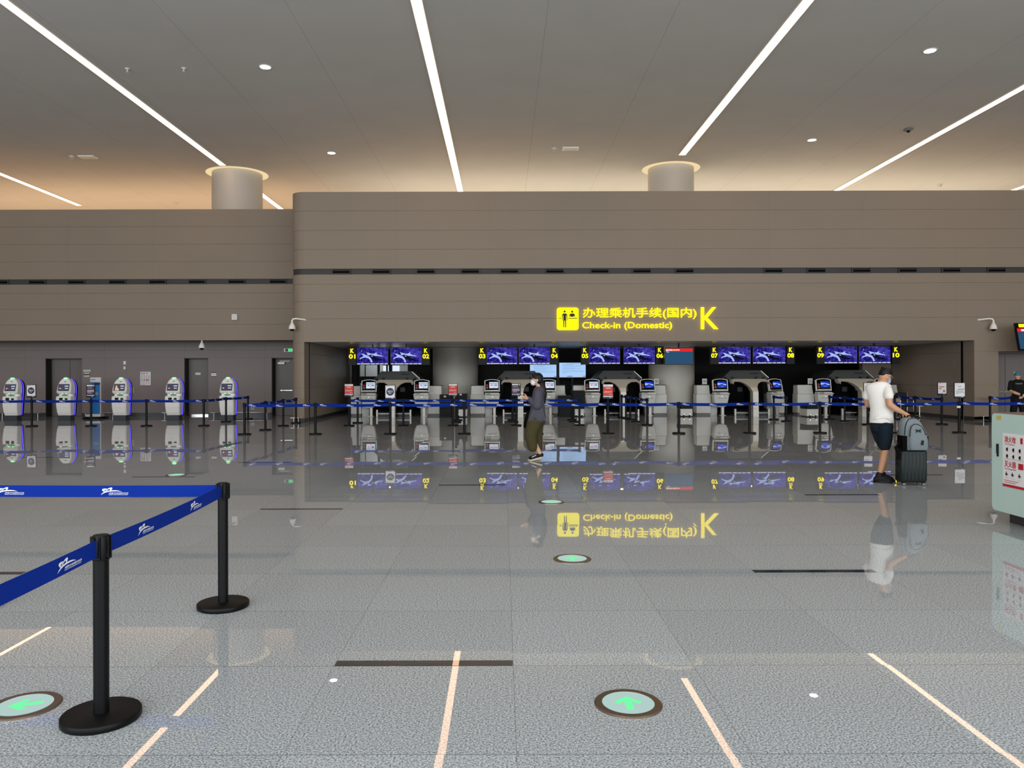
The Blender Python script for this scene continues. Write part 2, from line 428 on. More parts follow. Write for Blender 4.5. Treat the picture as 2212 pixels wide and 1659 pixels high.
for z0, z1 in ((0.14, 1.22), (1.22, 2.385)):
    g.box(((XR+XD)/2, WY+0.31, (z0+z1)/2), (XD-XR, 0.62, z1-z0-gp))
g.box(((XR+XD)/2, WY+0.32, 1.3), (XD-XR-.03, 0.6, 2.5), 0, 1)
g.box(((XR+30)/2, WY+0.31, (2.385+SOF)/2), (30-XR, 0.62, SOF-2.385-gp))
g.box(((XR+XD)/2, WY+0.32, 0.07), (XD-XR-.01, 0.6, 0.14), 0, 3)
g.box((25.5, WY+0.31, 1.2), (9, 0.62, 2.37)); 
struct('wall_front', g, ['wall', 'groove', 'band', 'skirt'])
g = G()
for z0, z1 in rows[:-1]+[(SOFL, 3.565)]: g.box(((-35.8+XL)/2, LY+0.15, (z0+z1)/2), (-XL*-1+35.8, 0.3, z1-z0-2*gp))
g.box(((-35.8+XL)/2, LY+0.18, (SOFL+7.9)/2), (35.8+XL, 0.28, 7.9-SOFL), 0, 1)
g.box(((-35.8+XL)/2, LY+0.165, 5.187), (35.8+XL, 0.29, 0.193), 0, 2)
struct('wall_upper_left', g, ['wall', 'groove', 'band'])
g = G(); g.box(((-35.8+XL)/2, 36.2, 6.9), (35.8+XL, 13.6, 0.2)); g.box((11.4, 34.9, 6.9), (37, 16, 0.2)); struct('ceiling_block_roof', g, 'white')
g = G(); g.box(((-35.8+XL)/2, (LY+32)/2+.15, SOFL+0.06), (35.8+XL, 32-LY-.3, 0.12)); struct('ceiling_recess', g, 'wall_back')
g = G(); BY = 30.7; DT = 2.335
segs = [(-35.8, -18.27), (-16.81, -12.72), (-11.76, -9.23), (-8.25, XL)]
for a, b in segs: g.box(((a+b)/2, BY+0.3, DT/2), (b-a, 0.6, DT))
zz = [DT, 2.65, SOFL]
for z0, z1 in zip(zz, zz[1:]): g.box(((-35.8+XL)/2, BY+0.3, (z0+z1)/2), (35.8+XL, 0.6, z1-z0-0.006))
g.box(((-35.8+XL)/2, BY+0.32, (DT+SOFL)/2), (35.8+XL, 0.58, SOFL-DT), 0, 1)
struct('wall_recess', g, ['wall_back', 'groove'])
g = G()
for a, b in segs: g.box(((a+b)/2, BY-0.012, 0.075), (b-a, 0.024, 0.15))
struct('baseboard_left', g, 'skirt')
def door(name, x0, x1, z1, y, leaves, closer=False, bar=False, plate=None, handles=()):
    g = G(); g.box(((x0+x1)/2, y+0.47, z1/2), (x1-x0, 0.04, z1), 0, 0)
    g.box((x0+0.011, y+0.25, z1/2), (0.02, 0.44, z1), 0, 1); g.box((x1-0.011, y+0.25, z1/2), (0.02, 0.44, z1), 0, 0)
    g.box(((x0+x1)/2, y+0.25, z1-0.011), (x1-x0-.04, 0.44, 0.02), 0, 0)
    d = struct(name, g, ['door', 'reveal'])
    n = len(leaves)-1
    for a, b in zip(leaves, leaves[1:]):
        g = G(); g.box(((a+b)/2, y+0.43, (z1-0.03)/2), (b-a-0.012, 0.05, z1-0.05), 0.004)
        g.build('door_leaf', 'door', d)
    return d
xx = lambda px, y: (px-VX)*y/F
d1 = door('door_1', -18.27, -16.81, DT, BY, [xx(112, 31.13), xx(152, 31.13), -16.83])
d2 = door('door_2', -12.72, -11.76, DT, BY, [xx(408, 31.13), -11.78])
G().box((xx(428, 31.1), BY+0.395, 1.70), (0.21, 0.015, 0.09)).build('name_plate', 'white', d2)
G().box((-12.2, BY+0.4, 0.03), (0.85, 0.02, 0.06)).build('kick_strip', 'chrome', d2)
d3 = door('door_3', -9.23, -8.25, DT, BY, [xx(597, 31.13), -8.27])
g = G(); g.box((xx(607, 31), BY+0.36, 2.12), (0.28, 0.08, 0.08), 0.006); g.box((xx(614, 31), BY+0.36, 2.2), (0.4, 0.02, 0.02)); g.build('door_closer', 'silver', d3)
g = G(); g.box((xx(618, 31), BY+0.35, 1.02), (0.5, 0.05, 0.035), 0.005); g.box((xx(607.5, 31), BY+0.35, 1.02), (0.07, 0.07, 0.06), 0.006); g.build('push_bar', 'chrome', d3)
g = G(); x0 = XD; x1 = 21.0
g.box(((x0+x1)/2, WY+0.47, 1.19), (x1-x0, 0.04, 2.37)); g.box((x0+0.011, WY+0.3, 1.19), (0.02, 0.5, 2.37)); g.box(((x0+x1)/2, WY+0.3, 2.36), (x1-x0, 0.5, 0.02))
d4 = struct('door_4', g, 'door')
for a, b in ((x0+.03, xx(2171, 26.8)), (xx(2171, 26.8), 18.6), (18.6, 20.0)):
    G().box(((a+b)/2, WY+0.42, 1.15), (b-a-0.014, 0.05, 2.28), 0.004).build('door_leaf', 'door', d4)
for px in (2163, 2176):
    p = at(px, 846, WY+0.36); g = G(); g.box(p, (0.16, 0.03, 0.03), 0.006); g.box(p+Vector((-.06, .02, 0)), (0.05, 0.04, 0.08), 0.006); g.build('door_handle', 'chrome', d4)
# ---- the alcove
AY = 34.6
def aw(x, sg):
    g = G()
    for z0, z1 in ((0.12, 1.19), (1.19, 2.38), (2.38, SOF)): g.box((x+sg*0.05, (27.2+AY)/2, (z0+z1)/2), (0.1, AY-27.2, z1-z0-0.008))
    g.box((x+sg*0.07, (27.2+AY)/2, SOF/2), (0.1, AY-27.2, SOF-.01), 0, 1)
    g.box((x-sg*0.0+sg*.045, (27.2+AY)/2, 0.06), (0.11, AY-27.2, 0.12), 0, 2)
    return g
struct('wall_alcove_left', aw(XP-0.02, -1), ['alcove', 'groove', 'skirt'])
struct('wall_alcove_right', aw(XR+0.02, 1), ['alcove', 'groove', 'skirt'])
g = G(); g.box((XP-0.03, 27.1, SOF/2), (0.06, 0.12, SOF-.02), 0, 0); g.box((XP-0.01, 27.02, SOF/2), (0.03, 0.03, SOF-.02), 0, 1); struct('trim_1', g, ['black_matt', 'grey'])
g = G(); g.box((XR+0.03, 27.1, SOF/2), (0.06, 0.14, SOF-.02), 0, 0); g.box((XR+0.01, 27.02, SOF/2), (0.03, 0.03, SOF-.02), 0, 1); struct('trim_2', g, ['black_matt', 'grey'])
g = G(); g.box(((XP+XR)/2, 30.7, SOF+0.05), (XR-XP, 7.9, 0.1)); g.box(((XP+XR)/2, 27.5, SOF-0.004), (XR-XP, 0.03, 0.008), 0, 1); g.box(((XP+XR)/2, 28.6, SOF-0.004), (XR-XP, 0.03, 0.008), 0, 1)
struct('ceiling_alcove', g, ['alcove_ceil', 'groove'])
g = G(); g.box((6.0, AY+0.3, SOF/2), (20.6, 0.2, SOF)); g.box((-5.3, AY+3.1, SOF/2), (4.4, 0.2, SOF), 0, 1)
g.box((-4.75, AY+0.02, 0.55), (4.1, 0.1, 1.1), 0, 0)
struct('wall_back', g, ['dark_wall', 'curtain'])
g = G(); g.box((15.6, 32.2, SOF/2), (1.2, 0.3, SOF), 0, 0); g.box((15.6, 32.03, 0.06), (1.2, 0.04, 0.12), 0, 1); struct('wall_return', g, ['alcove', 'skirt'])
# glazed office front on the left of the alcove: posts, sill rail, daylit windows behind it
g = G()
for px, wd in ((767, 0.28), (775, 0.10), (789, 0.03), (818, 0.1), (836, 0.06), (843.5, 0.14), (945, 0.1)):
    g.box((xx(px, AY), AY, SOF/2), (wd, 0.12, SOF))
g.box((-4.75, AY, 1.42), (4.1, 0.1, 0.30)); g.box((-4.75, AY, SOF-0.1), (4.1, 0.1, 0.2))
struct('window_1', g, 'dark_wall')
wn = [(773, 789, 'curtain'), (790, 817, 'curtain')]
for k, (a, b, m) in enumerate(((825, 835.2, 0), (838, 839.8, 0), (848, 863, 0))):
    pa, pb = at(a, 790, AY+2.95), at(b, 814 if k != 0 else 822, AY+2.95)
    g = G(); g.box((pa+pb)/2, (pb.x-pa.x, 0.03, pa.z-pb.z)); w_ = struct('window_%d' % (k+2), g, 'window')
g = G(); g.box((xx(800, AY+2), AY+2, 1.3), (1.2, 0.1, 2.6)); struct('wall_office_partition', g, 'curtain')
g = G(); g.box((xx(912, AY+2.5), AY+2.5, 1.85), (0.62, 0.06, 0.32)); struct('trim_3', g, 'grey')
# ---- columns and their ceiling coves
def column(x, y, r, z1, rr, name):
    g = G(); g.lathe([(r, 0), (r, z1)], 64, (x, y, 0)); o = struct(name, g, 'column')
    if rr:
        n = 64; g = G()
        g.loft([[(x+q*math.cos(2*PI*k/n), y+q*math.sin(2*PI*k/n), CZ-0.012) for k in range(n)] for q in (rr, r-0.01)], 0, False, False)
        g.build('cove_ring', 'ring', o)
column(-11.27, 32.7, 1.03, CZ-.001, 1.27, 'column_left'); column(7.03, 32.05, 0.94, CZ-.001, 1.19, 'column_right'); column(-2.04, 33.2, 0.98, SOF+.05, 0, 'column_middle')
# ---- dark granite inlays in the floor
for k, (ix, iy) in enumerate(((-1, 4), (2, 6), (-3, 9), (4, 10), (-1, 11), (-6, 12), (-5, 14), (-5, 6), (6, 12), (-10, 15))):
    g = G(); g.box((ix+FX0+0.5, iy+FY0+0.04, 0.0006), (0.995, 0.082, 0.0012)); struct('floor_inlay.%03d' % k, g, 'inlay')
# ================================================================ ceiling fittings
strips = [(-21.2, -5, 38.5, 'leftmost warm white light strip, low on the left above the kiosk wall'),
          (-11.35, -5, 31.2, 'long warm white light strip ending in front of the left ceiling column'),
          (-11.35, 34.3, 40.5, 'short stretch of light strip showing behind the left ceiling column'),
          (-1.95, -5, 41.0, 'long warm white light strip in the middle of the ceiling'),
          (7.0, -5, 29.9, 'long warm white light strip ending in front of the right ceiling column'),
          (15.55, -5, 41.0, 'warm white light strip slanting down at the right edge of the ceiling'),
          (23.8, 2, 41.0, 'tip of a light strip just above the check-in wall at far right')]
for x, y0, y1, lb in strips:
    g = G(); g.box((x, (y0+y1)/2, CZ-0.022), (0.25, y1-y0, 0.042), 0, 0)
    t = thing('ceiling_light_strip', lb, 'ceiling light', (x, y0, CZ), 0, 'light strips in the ceiling')
    g.xf(Matrix.Translation((-x, -y0, -CZ))); g.build('diffuser', 'strip', t)
    g = G()
    for sx in (-1, 1): g.box((sx*0.135, (y1-y0)/2, -0.02), (0.02, y1-y0, 0.04))
    g.build('trim_frame', 'white', t)
dl = [(573, 144, 'round recessed downlight between the left and middle light strips, nearer the viewer'),
      (716, 330, 'round recessed downlight above the left end of the check-in wall'),
      (2009, 109, 'round recessed downlight in the upper right corner of the ceiling'),
      (1754, 302, 'round recessed downlight right of the right ceiling column')]
r0 = None
for px, py, lb in dl:
    p = cl(px, py)
    if r0 is None:
        r0 = thing('downlight', lb, 'ceiling light', p, 0, 'round recessed ceiling downlights')
        G().lathe([(0.18, -0.001), (0.19, -0.012), (0.15, -0.02), (0.143, -0.006)], 24).build('rim', 'white', r0)
        G().lathe([(0.14, -0.001), (0.14, -0.012)], 24).build('lens', 'down', r0)
    else: dup(r0, p, 0, lb)
def ceil_small(px, py, kind, name, lb, cat):
    p = cl(px, py); t = thing(name, lb, cat, p)
    if kind == 'spr':
        G().lathe([(0.07, -0.001), (0.07, -0.02), (0.02, -0.025), (0.02, -0.09), (0.05, -0.1), (0.05, -0.11)], 16).build('sprinkler_head', 'white', t)
    elif kind == 'det':
        G().lathe([(0.11, -0.001), (0.11, -0.04)], 20).build('base', 'white', t); G().lathe([(0.09, -0.04), (0.07, -0.11), (0.03, -0.13)], 20).build('sensor_dome', 'silver', t)
    elif kind == 'panel':
        G().box((0, 0, -0.025), (0.62, 0.4, 0.05), 0.01).build('panel', 'white2', t); G().box((0, 0, -0.053), (0.5, 0.3, 0.006)).build('cover', 'white', t)
    elif kind == 'cam':
        G().box((0, 0, -0.04), (0.24, 0.24, 0.08), 0.02).build('housing', 'grey', t); G().sph((0, 0, -0.085), 0.06).build('lens_dome', 'black_gloss', t)
ceil_small(275, 148, 'spr', 'sprinkler', 'ceiling sprinkler closest to the left light strip', 'sprinkler')
ceil_small(397, 147, 'spr', 'sprinkler', 'ceiling sprinkler between the left light strip and a downlight', 'sprinkler')
ceil_small(155, 337, 'det', 'smoke_detector', 'round grey detector beside a white ceiling panel at left', 'detector')
ceil_small(190, 338, 'panel', 'wireless_antenna', 'white rectangular ceiling panel beside the left detector', 'antenna')
ceil_small(1197, 320, 'det', 'smoke_detector', 'round grey detector beside the white panel right of the middle light strip', 'detector')
ceil_small(1232, 320, 'panel', 'wireless_antenna', 'white rectangular ceiling panel right of the middle light strip', 'antenna')
ceil_small(1962, 278, 'cam', 'ceiling_camera', 'dark ceiling camera box above the rightmost long light strip', 'camera')
ceil_small(380, 437, 'det', 'smoke_detector', 'tiny detector left of the left ceiling column', 'detector')
ceil_small(2030, 398, 'det', 'smoke_detector', 'tiny detector just above the check-in wall at far right', 'detector')
# ================================================================ fittings on the walls
def vent(px, y, lb):
    p = at(px, 0, y); t = thing('air_vent', lb, 'air vent', (p.x, y+0.02, 5.187), 0, 'air vents along the dark wall bands')
    g = G()
    for sx in (-1, 1): g.box((sx*0.31, -0.03, 0), (0.03, 0.05, 0.18))
    for sz in (-1, 1): g.box((0, -0.03, sz*0.075), (0.62, 0.05, 0.03))
    g.build('frame', 'grey_hood', t)
    g = G(); g.box((0, -0.012, 0), (0.6, 0.012, 0.12), 0, 0)
    g.build('slot', 'black_matt', t)
    G().box((0, -0.025, 0.03), (0.6, 0.02, 0.02)).build('louvre', 'grey_hood', t)
    return t
ords = ['first', 'second', 'third', 'fourth', 'fifth', 'sixth', 'seventh', 'eighth', 'ninth', 'tenth', 'eleventh', 'twelfth', 'thirteenth', 'fourteenth']
v0 = None
for k, px in enumerate((-1, 79, 163.5, 252, 339, 424.5, 510, 599)):
    lb = '%s air vent from the left in the band above the kiosks' % ords[k]
    if v0 is None: v0 = vent(px, LY, lb)
    else: dup(v0, (at(px, 0, LY).x, LY+0.02, 5.187), 0, lb)
for k, px in enumerate((736, 822, 918.5, 1014.5, 1099, 1197, 1294, 1385, 1477, 1669, 1762, 1859, 1959, 2053, 2151)):
    lb = '%s air vent from the left in the band above the check-in counters' % (ords[k] if k < 14 else 'last')
    dup(v0, (at(px, 0, WY).x, WY+0.02, 5.187), 0, lb)
# the lit sign
def sgn(px, py): return at(px, py, WY-0.06)
t = thing('check_in_sign', 'lit yellow Check-in (Domestic) K sign in Chinese and English on the brown wall', 'sign', sgn(1378, 715))
SB = Vector(t.location)
def spart(name, g, m): g.xf(Matrix.Translation(-SB)); return g.build(name, m, t)
def rrect(x0, y0, x1, y1, r, n=6):
    a = []
    for cx, cy, s in ((x1-r, y1-r, 0), (x0+r, y1-r, 1), (x0+r, y0+r, 2), (x1-r, y0+r, 3)):
        for k in range(n+1): th = PI/2*(s+k/n); a.append((cx+r*math.cos(th), cy+r*math.sin(th)))
    return a
PXM = (WY-0.06)/F
o = sgn(1203, 713); ic = spart('pictogram_panel', G().prism(rrect(0, 0, 47*PXM, 48.5*PXM, 0.09), o, UX, UZ, 0.05), 'yellow_bg')
k = PXM/5.53; ox, oy = 122, 403
def ip(x, y): return ((x-ox)*k, (oy-y)*k)
g = G(); oo = o+Vector((0, -0.004, 0))
def circ(x, y, r, n=14): return [(ip(x, y)[0]+r*k*math.cos(2*PI*j/n), ip(x, y)[1]+r*k*math.sin(2*PI*j/n)) for j in range(n)]
for c_ in (circ(214, 182, 13), circ(305, 184, 13)): g.prism(c_, oo, UX, UZ, 0.003)
for pl in ([(184, 222), (196, 205), (234, 205), (246, 222), (248, 290), (240, 290), (236, 228), (232, 228), (232, 372), (222, 372), (219, 290), (211, 290), (208, 372), (198, 372), (198, 228), (194, 228), (190, 290), (182, 290)],
           [(272, 220), (284, 206), (326, 206), (337, 220), (337, 245), (329, 245), (326, 226), (324, 245), (286, 245), (284, 226), (281, 245), (272, 245)],
           [(258, 257), (366, 257), (366, 266), (258, 266)], [(146, 257), (174, 257), (174, 265), (146, 265)]):
    g.prism([ip(*q) for q in pl], oo, UX, UZ, 0.003)
g.xf(Matrix.Translation(-SB)); g.build('pictogram', 'ink', ic)
for nm, txt, xa, xb, y0, y1, bd in (('chinese_lettering', '办理乘机手续(国内)', 1259.5, 1504.5, 689.5, 664.5, 0.013), ('english_lettering', 'Check-in (Domestic)', 1258, 1452, 713.5, 695, 0.010), ('gate_letter', 'K', 1514.5, 1552, 711, 663.5, 0.006)):
    a = sgn(xa, y0); b = sgn(xb, y1)
    spart(nm, G().text(txt, b.z-a.z, 0, 0, a, UX, UZ, 0, 0, bd, 'LEFT', b.x-a.x, 0.05), 'yellow')
# small wall fittings
def dome_cam(p, lb, dirx=1, arm=True):
    t = thing('dome_camera', lb, 'security camera', p)
    if arm: G().tube([(dirx*0.40, 0.215, 0.30), (dirx*0.12, 0.02, 0.33), (dirx*0.03, 0, 0.31), (0, 0, 0.26), (0, 0, 0.17)], [0.03, 0.028, 0.028, 0.03, 0.035], 10).build('arm', 'white2', t)
    else: G().tube([(0, 0, 0.28), (0, 0, 0.15)], 0.03, 10).build('arm', 'white2', t)
    G().lathe([(0.02, 0.19), (0.05, 0.17), (0.1, 0.07), (0.115, 0.0), (0.12, -0.03), (0.08, -0.035)], 20).build('housing', 'white2', t)
    G().sph((0, 0, -0.035), (0.075, 0.075, 0.07)).build('dome', 'black_gloss', t)
dome_cam(at(631, 709, WY-0.2), 'white dome camera on the rounded corner pillar left of the counters', 1)
dome_cam(at(2146, 709, WY-0.2), 'white dome camera on the wall right of the counter opening', -1)
dome_cam(at(436, 750, LY+0.1)+Vector((0, 0, 0)), 'white dome camera hanging under the left wall edge above the kiosks', 1, False)
p = at(507, 685, LY-0.06); t = thing('motion_sensor', 'small white box high on the left brown wall', 'sensor', p)
G().box((0, 0, 0), (0.2, 0.12, 0.22), 0.01).build('housing', 'white2', t); G().box((0, -0.062, 0), (0.15, 0.01, 0.17), 0.004).build('cover', 'white', t)
p = at(622, 756.5, 30.645); t = thing('exit_sign', 'small green lit exit sign beside the corner pillar', 'sign', p)
G().box((0.03, 0, 0), (0.36, 0.1, 0.15), 0.01).build('housing', 'silver', t); G().box((-0.04, -0.052, 0), (0.12, 0.01, 0.11)).build('dark_panel', 'black_gloss', t); G().box((0.1, -0.052, 0), (0.13, 0.012, 0.12)).build('lit_panel', 'greenx', t)
def wall_plate(x0, y0, x1, y1, d, name, lb, cat, parts):
    a, b = at(x0, y1, d), at(x1, y0, d); w_, h_ = b.x-a.x, b.z-a.z
    t = thing(name, lb, cat, (a+b)/2)
    for pn, fx0, fz0, fx1, fz1, m in parts:
        G().box(((fx0+fx1)/2*w_-w_/2, 0.0 if pn == parts[0][0] else -0.012, (fz0+fz1)/2*h_-h_/2), ((fx1-fx0)*w_, 0.02, (fz1-fz0)*h_), 0.003).build(pn, m, t)
    return t
WF = BY-0.012
wall_plate(180, 798.5, 196, 814.5, WF, 'door_sign', 'small grey sign plates right of the double door', 'sign', [('top_plate', 0, .7, 1, 1, 'silver'), ('lower_plate', .15, 0, .85, .6, 'silver'), ('dark_strip', .15, .25, .85, .4, 'ink')])
wall_plate(266.5, 780, 272, 798, WF, 'intercom', 'two small white boxes on the wall above the third kiosk', 'intercom', [('upper_box', 0, .6, 1, 1, 'white2'), ('lower_box', .1, 0, .9, .35, 'white2')])
wall_plate(283, 836, 289, 849, WF, 'yellow_card', 'small yellow card on the wall beside the third kiosk', 'card', [('card', 0, 0, 1, 1, 'yellowcard')])
wall_plate(456.5, 804, 467.5, 814, WF, 'door_notice', 'small white notice with dark edges right of the single door', 'sign', [('sheet', 0, 0, 1, 1, 'white'), ('dark_header', 0, .85, 1, 1, 'ink'), ('dark_footer', 0, 0, 1, .12, 'ink')])
wall_plate(542, 878, 549, 884, WF, 'socket_box', 'small white socket box low on the wall right of the kiosks', 'socket', [('box', 0, 0, 1, 1, 'white2'), ('cover', .2, .2, .8, .8, 'grey')])
def fire_notice(o, u, v, W, H, name='notice'):     # fire hydrant / extinguisher notice: sheet, red headings, small pictures
    g = G(); g.prism([(0, 0), (W, 0), (W, H), (0, H)], o, u, v, 0.004, 0)
    def T(s, h, x, y, bd=0.015, wd=None, mi=1): g.text(s, h, x, y, o, u, v, mi, 0.002, bd, 'LEFT', wd)
    def R(x0, y0, x1, y1, mi=1): g.rect(x0, y0, x1, y1, o, u, v, mi, 0.002)
    T('消火栓', .115*H, .07*W, .83*H, .03, .40*W); T('Fire Hydrant', .04*H, .09*W, .775*H, .01, .34*W)
    T('灭火器', .115*H, .07*W, .37*H, .03, .40*W); T('Fire Extinguisher', .04*H, .08*W, .315*H, .01, .40*W)
    R(.05*W, .52*H, .95*W, .523*H, 2); R(0, 0, W, .05*H)
    R(.55*W, .36*H, .72*W, .47*H, 1); R(.78*W, .36*H, .86*W, .48*H, 1); R(.62*W, .83*H, .7*W, .94*H, 1)
    for ky in (.70, .575):
        for kx in (.10, .32, .54, .76):
            g.prism([((kx+.05)*W+.03*W*math.cos(a), ky*H+.03*H*math.sin(a*1.0)) for a in [2*PI*j/7 for j in range(7)]], o+u.cross(v)*0.002, u, v, 0, 2)
            R((kx+.01)*W, (ky-.05)*H, (kx+.11)*W, (ky-.035)*H, 3)
            R((kx+.05)*W, (ky-.03)*H, (kx+.09)*W, (ky+.035)*H, 2)
    for kx in (.09, .3, .54, .76):
        R((kx+.03)*W, .2*H, (kx+.06)*W, .28*H, 2); R((kx)*W, .225*H, (kx+.1)*W, .245*H, 2); R(kx*W, .16*H, (kx+.12)*W, .172*H, 3)
    for j in range(2): R(.05*W, (.115-.035*j)*H, (.55-.1*j)*W, (.125-.035*j)*H, 1)
    return g
a, b = at(303, 834, WF), at(325.5, 803, WF)
g = fire_notice(Vector((0, 0, 0)), UX, UZ, b.x-a.x, b.z-a.z)
tag(g.build('fire_notice', ['paper', 'redtxt', 'ink', 'pink'], None, a), 'red and white fire hydrant notice on the wall between two kiosks', 'notice')
# low steel kick rails along the walls
def rail(x0, x1, y, z, lb):
    p0 = Vector((x0, y, 0)); t = thing('kick_rail', lb, 'rail', p0, 0, 'low steel rails along the walls'); L = x1-x0
    G().tube([(0, 0, z), (L, 0, z)], 0.018, 10).build('bar', 'chrome', t)
    for q in (0.12, L-0.12): G().tube([(q, 0, 0), (q, 0, z)], 0.012, 8).build('leg', 'chrome', t)
RY = BY-0.22
for a, b, lb in ((-2, 88, 'low steel rail on the wall behind the leftmost kiosk'), (178, 250, 'low steel rail on the wall right of the double door'), (349, 396, 'low steel rail on the wall behind the fourth kiosk'), (455, 583, 'low steel rail on the wall behind the fifth kiosk')):
    rail(xx(a, RY), xx(b, RY), RY, 0.16, lb)
rail(xx(627, WY-.16), xx(652, WY-.16), WY-0.16, 0.17, 'short low steel rail at the foot of the corner pillar')
rail(xx(2117, WY-.16), xx(2155, WY-.16), WY-0.16, 0.17, 'low steel rail on the pillar right of the counter opening')
# ================================================================ hanging displays over the counters
def screen_art(g, o, W, H):                  # aerial night picture of a terminal on a screen, drawn in photo units 675 x 390
    k = W/675.0; kz = H/390.0
    def S(pts, mi, lift): g.prism([((x-320)*k, (485-y)*kz) for x, y in pts], Vector(o)+Vector((0, -lift, 0)), UX, UZ, 0, mi)
    S([(320, 95), (995, 95), (995, 485), (320, 485)], 1, 0.0)
    S([(470, 95), (720, 95), (995, 180), (995, 235), (760, 150), (600, 130)], 2, .001)
    S([(640, 120), (995, 235), (995, 400), (900, 330), (760, 240), (700, 180)], 2, .001)
    S([(320, 220), (400, 190), (440, 230), (360, 300), (320, 330)], 2, .001)
    S([(410, 235), (450, 236), (520, 268), (600, 310), (640, 375), (662, 430), (640, 440), (618, 432), (606, 390), (570, 345), (500, 322), (425, 338), (375, 368), (372, 350), (395, 325), (450, 302), (455, 280), (418, 248)], 3, .002)
    S([(515, 204), (560, 210), (640, 236), (700, 232), (725, 212), (757, 208), (742, 240), (800, 264), (882, 286), (878, 302), (780, 288), (700, 286), (640, 262), (572, 258), (548, 238)], 3, .002)
    S([(530, 250), (566, 246), (590, 268), (560, 276)], 3, .002)
    S([(588, 258), (650, 262), (760, 312), (850, 362), (884, 388), (790, 398), (700, 378), (620, 322)], 4, .003)
    S([(625, 280), (650, 284), (672, 300), (645, 302)], 5, .004)
    S([(700, 300), (780, 330), (830, 365), (770, 340)], 2, .004)
    for j in range(4): S([(880+28*j, 458), (892+28*j, 458), (985+6*j, 370+24*j), (975+4*j, 368+24*j)], 2, .002)
    for j in range(5): S([(680+64*j, 132+21*j), (712+64*j, 141+21*j), (712+64*j, 147+21*j), (680+64*j, 138+21*j)], 4, .003)
    S([(404, 178), (412, 150), (420, 178)], 5, .002); S([(835, 240), (850, 230), (858, 244), (845, 250)], 3, .002)
    S([(420, 440), (445, 430), (450, 438), (428, 446)], 3, .002)
    S([(320, 464), (995, 464), (995, 481), (320, 481)], 5, .003)
    for x in (380, 600, 710, 800, 905): S([(x, 464), (x+16, 464), (x+16, 481), (x, 481)], 1, .004)
DY = 28.6
disp = [('K', '01', 753, 839, 'L'), ('K', '02', 843, 929, 'R'), ('K', '03', 1033, 1118, 'L'), ('K', '04', 1120, 1206, 'R'), ('K', '05', 1254.5, 1340, 'L'),
        ('K', '06', 1346.5, 1433, 'R'), ('K', '07', 1533.5, 1622, 'L'), ('K', '08', 1625.5, 1715, 'R'), ('K', '09', 1762, 1852, 'L'), ('K', '10', 1854.5, 1942, 'R')]
for kk, nn, xa, xb, sd in disp:
    a, b = at(xa, 788.5, DY), at(xb, 748.5, DY); W = b.x-a.x; H = 0.665; zc = 2.335
    t = thing('check_in_display', 'hanging display with aerial airport picture and lit yellow %s %s' % (kk, nn), 'display', ((a.x+b.x)/2, DY, zc-H/2), 0, 'displays over the check-in counters')
    bw = 0.30
    sx = W/2-bw/2 if sd == 'R' else -(W/2-bw/2)
    cx = -bw/2 if sd == 'R' else bw/2
    G().box((cx, 0.04, H/2), (W-bw, 0.09, H), 0.008).build('housing', 'black_gloss', t)
    g = G(); sw, sh = W-bw-0.05, H-0.05
    screen_art(g, (cx-sw/2, -0.0065, 0.025), sw, sh)
    g.m = [m_-1 for m_ in g.m]
    g.build('screen', ['scr_navy', 'scr_violet', 'scr_light', 'scr_black', 'scr_white'], t)
    nb = G().box((sx, 0.0, H/2), (bw, 0.16, H+0.01), 0.006).build('number_box', 'black', t)
    o = Vector((sx, -0.083, 0))
    g = G().text(kk, 0.165, 0, 0.445, o, UX, UZ, 0, 0, 0.03, 'CENTER', 0.13, 0.01); g.text(nn, 0.165, 0, 0.235, o, UX, UZ, 0, 0, 0.03, 'CENTER', 0.245, 0.01)
    g.build('number', 'yellow', nb)
    G().box((cx, 0.05, H+(SOF-zc-H/2)/2), (0.05, 0.05, SOF-zc-H/2)).build('ceiling_rod', 'black', t)
def info_screen(name, lb, c, W, H, parts, rot=None, rod=None):
    t = thing(name, lb, 'display', c)
    R = rot or Matrix.Identity(3)
    g = G().box((0, 0.04, 0), (W, 0.08, H), 0.01)
    if rot: g.xf(rot.to_4x4())
    g.build('housing', 'black_gloss', t)
    g = G(); mats = []
    for j, (x0, z0, x1, z1, m, lf) in enumerate(parts):
        if m not in mats: mats.append(m)
        g.prism([(x0*W, z0*H), (x1*W, z0*H), (x1*W, z1*H), (x0*W, z1*H)], (-W/2, -0.003-lf, -H/2), UX, UZ, 0, mats.index(m))
    if rot: g.xf(rot.to_4x4())
    g.build('screen', mats, t)
    if rod: G().box(rod[0], rod[1]).build('ceiling_rod', 'black', t)
    return t
a, b = at(1435.5, 788, 28.0), at(1498, 751, 28.0)
W, H = b.x-a.x, b.z-a.z
info_screen('flight_information_display', 'hanging display with red header and plain blue screen beside K 06', (a+b)/2, W, H,
  [(.03, .05, .97, .95, 'scr_slate', 0), (.03, .78, .97, .95, 'scr_red', .001), (.10, .83, .28, .90, 'scr_white', .002), (.30, .84, .36, .89, 'yellow', .002), (.37, .84, .52, .89, 'scr_white', .002), (.05, .80, .10, .90, 'scr_white', .002), (.08, .73, .16, .76, 'scr_white', .001)],
  None, ((0, 0.05, H/2+(SOF-(b.z))/2), (0.05, 0.05, SOF-b.z)))
a = at(2199.5, 727, 25.4)
info_screen('flight_information_display', 'tilted display cut by the right frame edge above the guard', Vector((a.x+0.72, 25.45, a.z)), 1.46, 0.95,
  [(.03, .05, .97, .66, 'scr_slate', 0), (.03, .67, .97, .80, 'scr_red', 0), (.08, .84, .22, .96, 'yellow', 0), (.12, .7, .4, .77, 'scr_white', .001)],
  Matrix.Rotation(math.radians(-14), 3, 'X'), ((0, 0.55, 0.1), (0.2, 0.9, 0.1)))
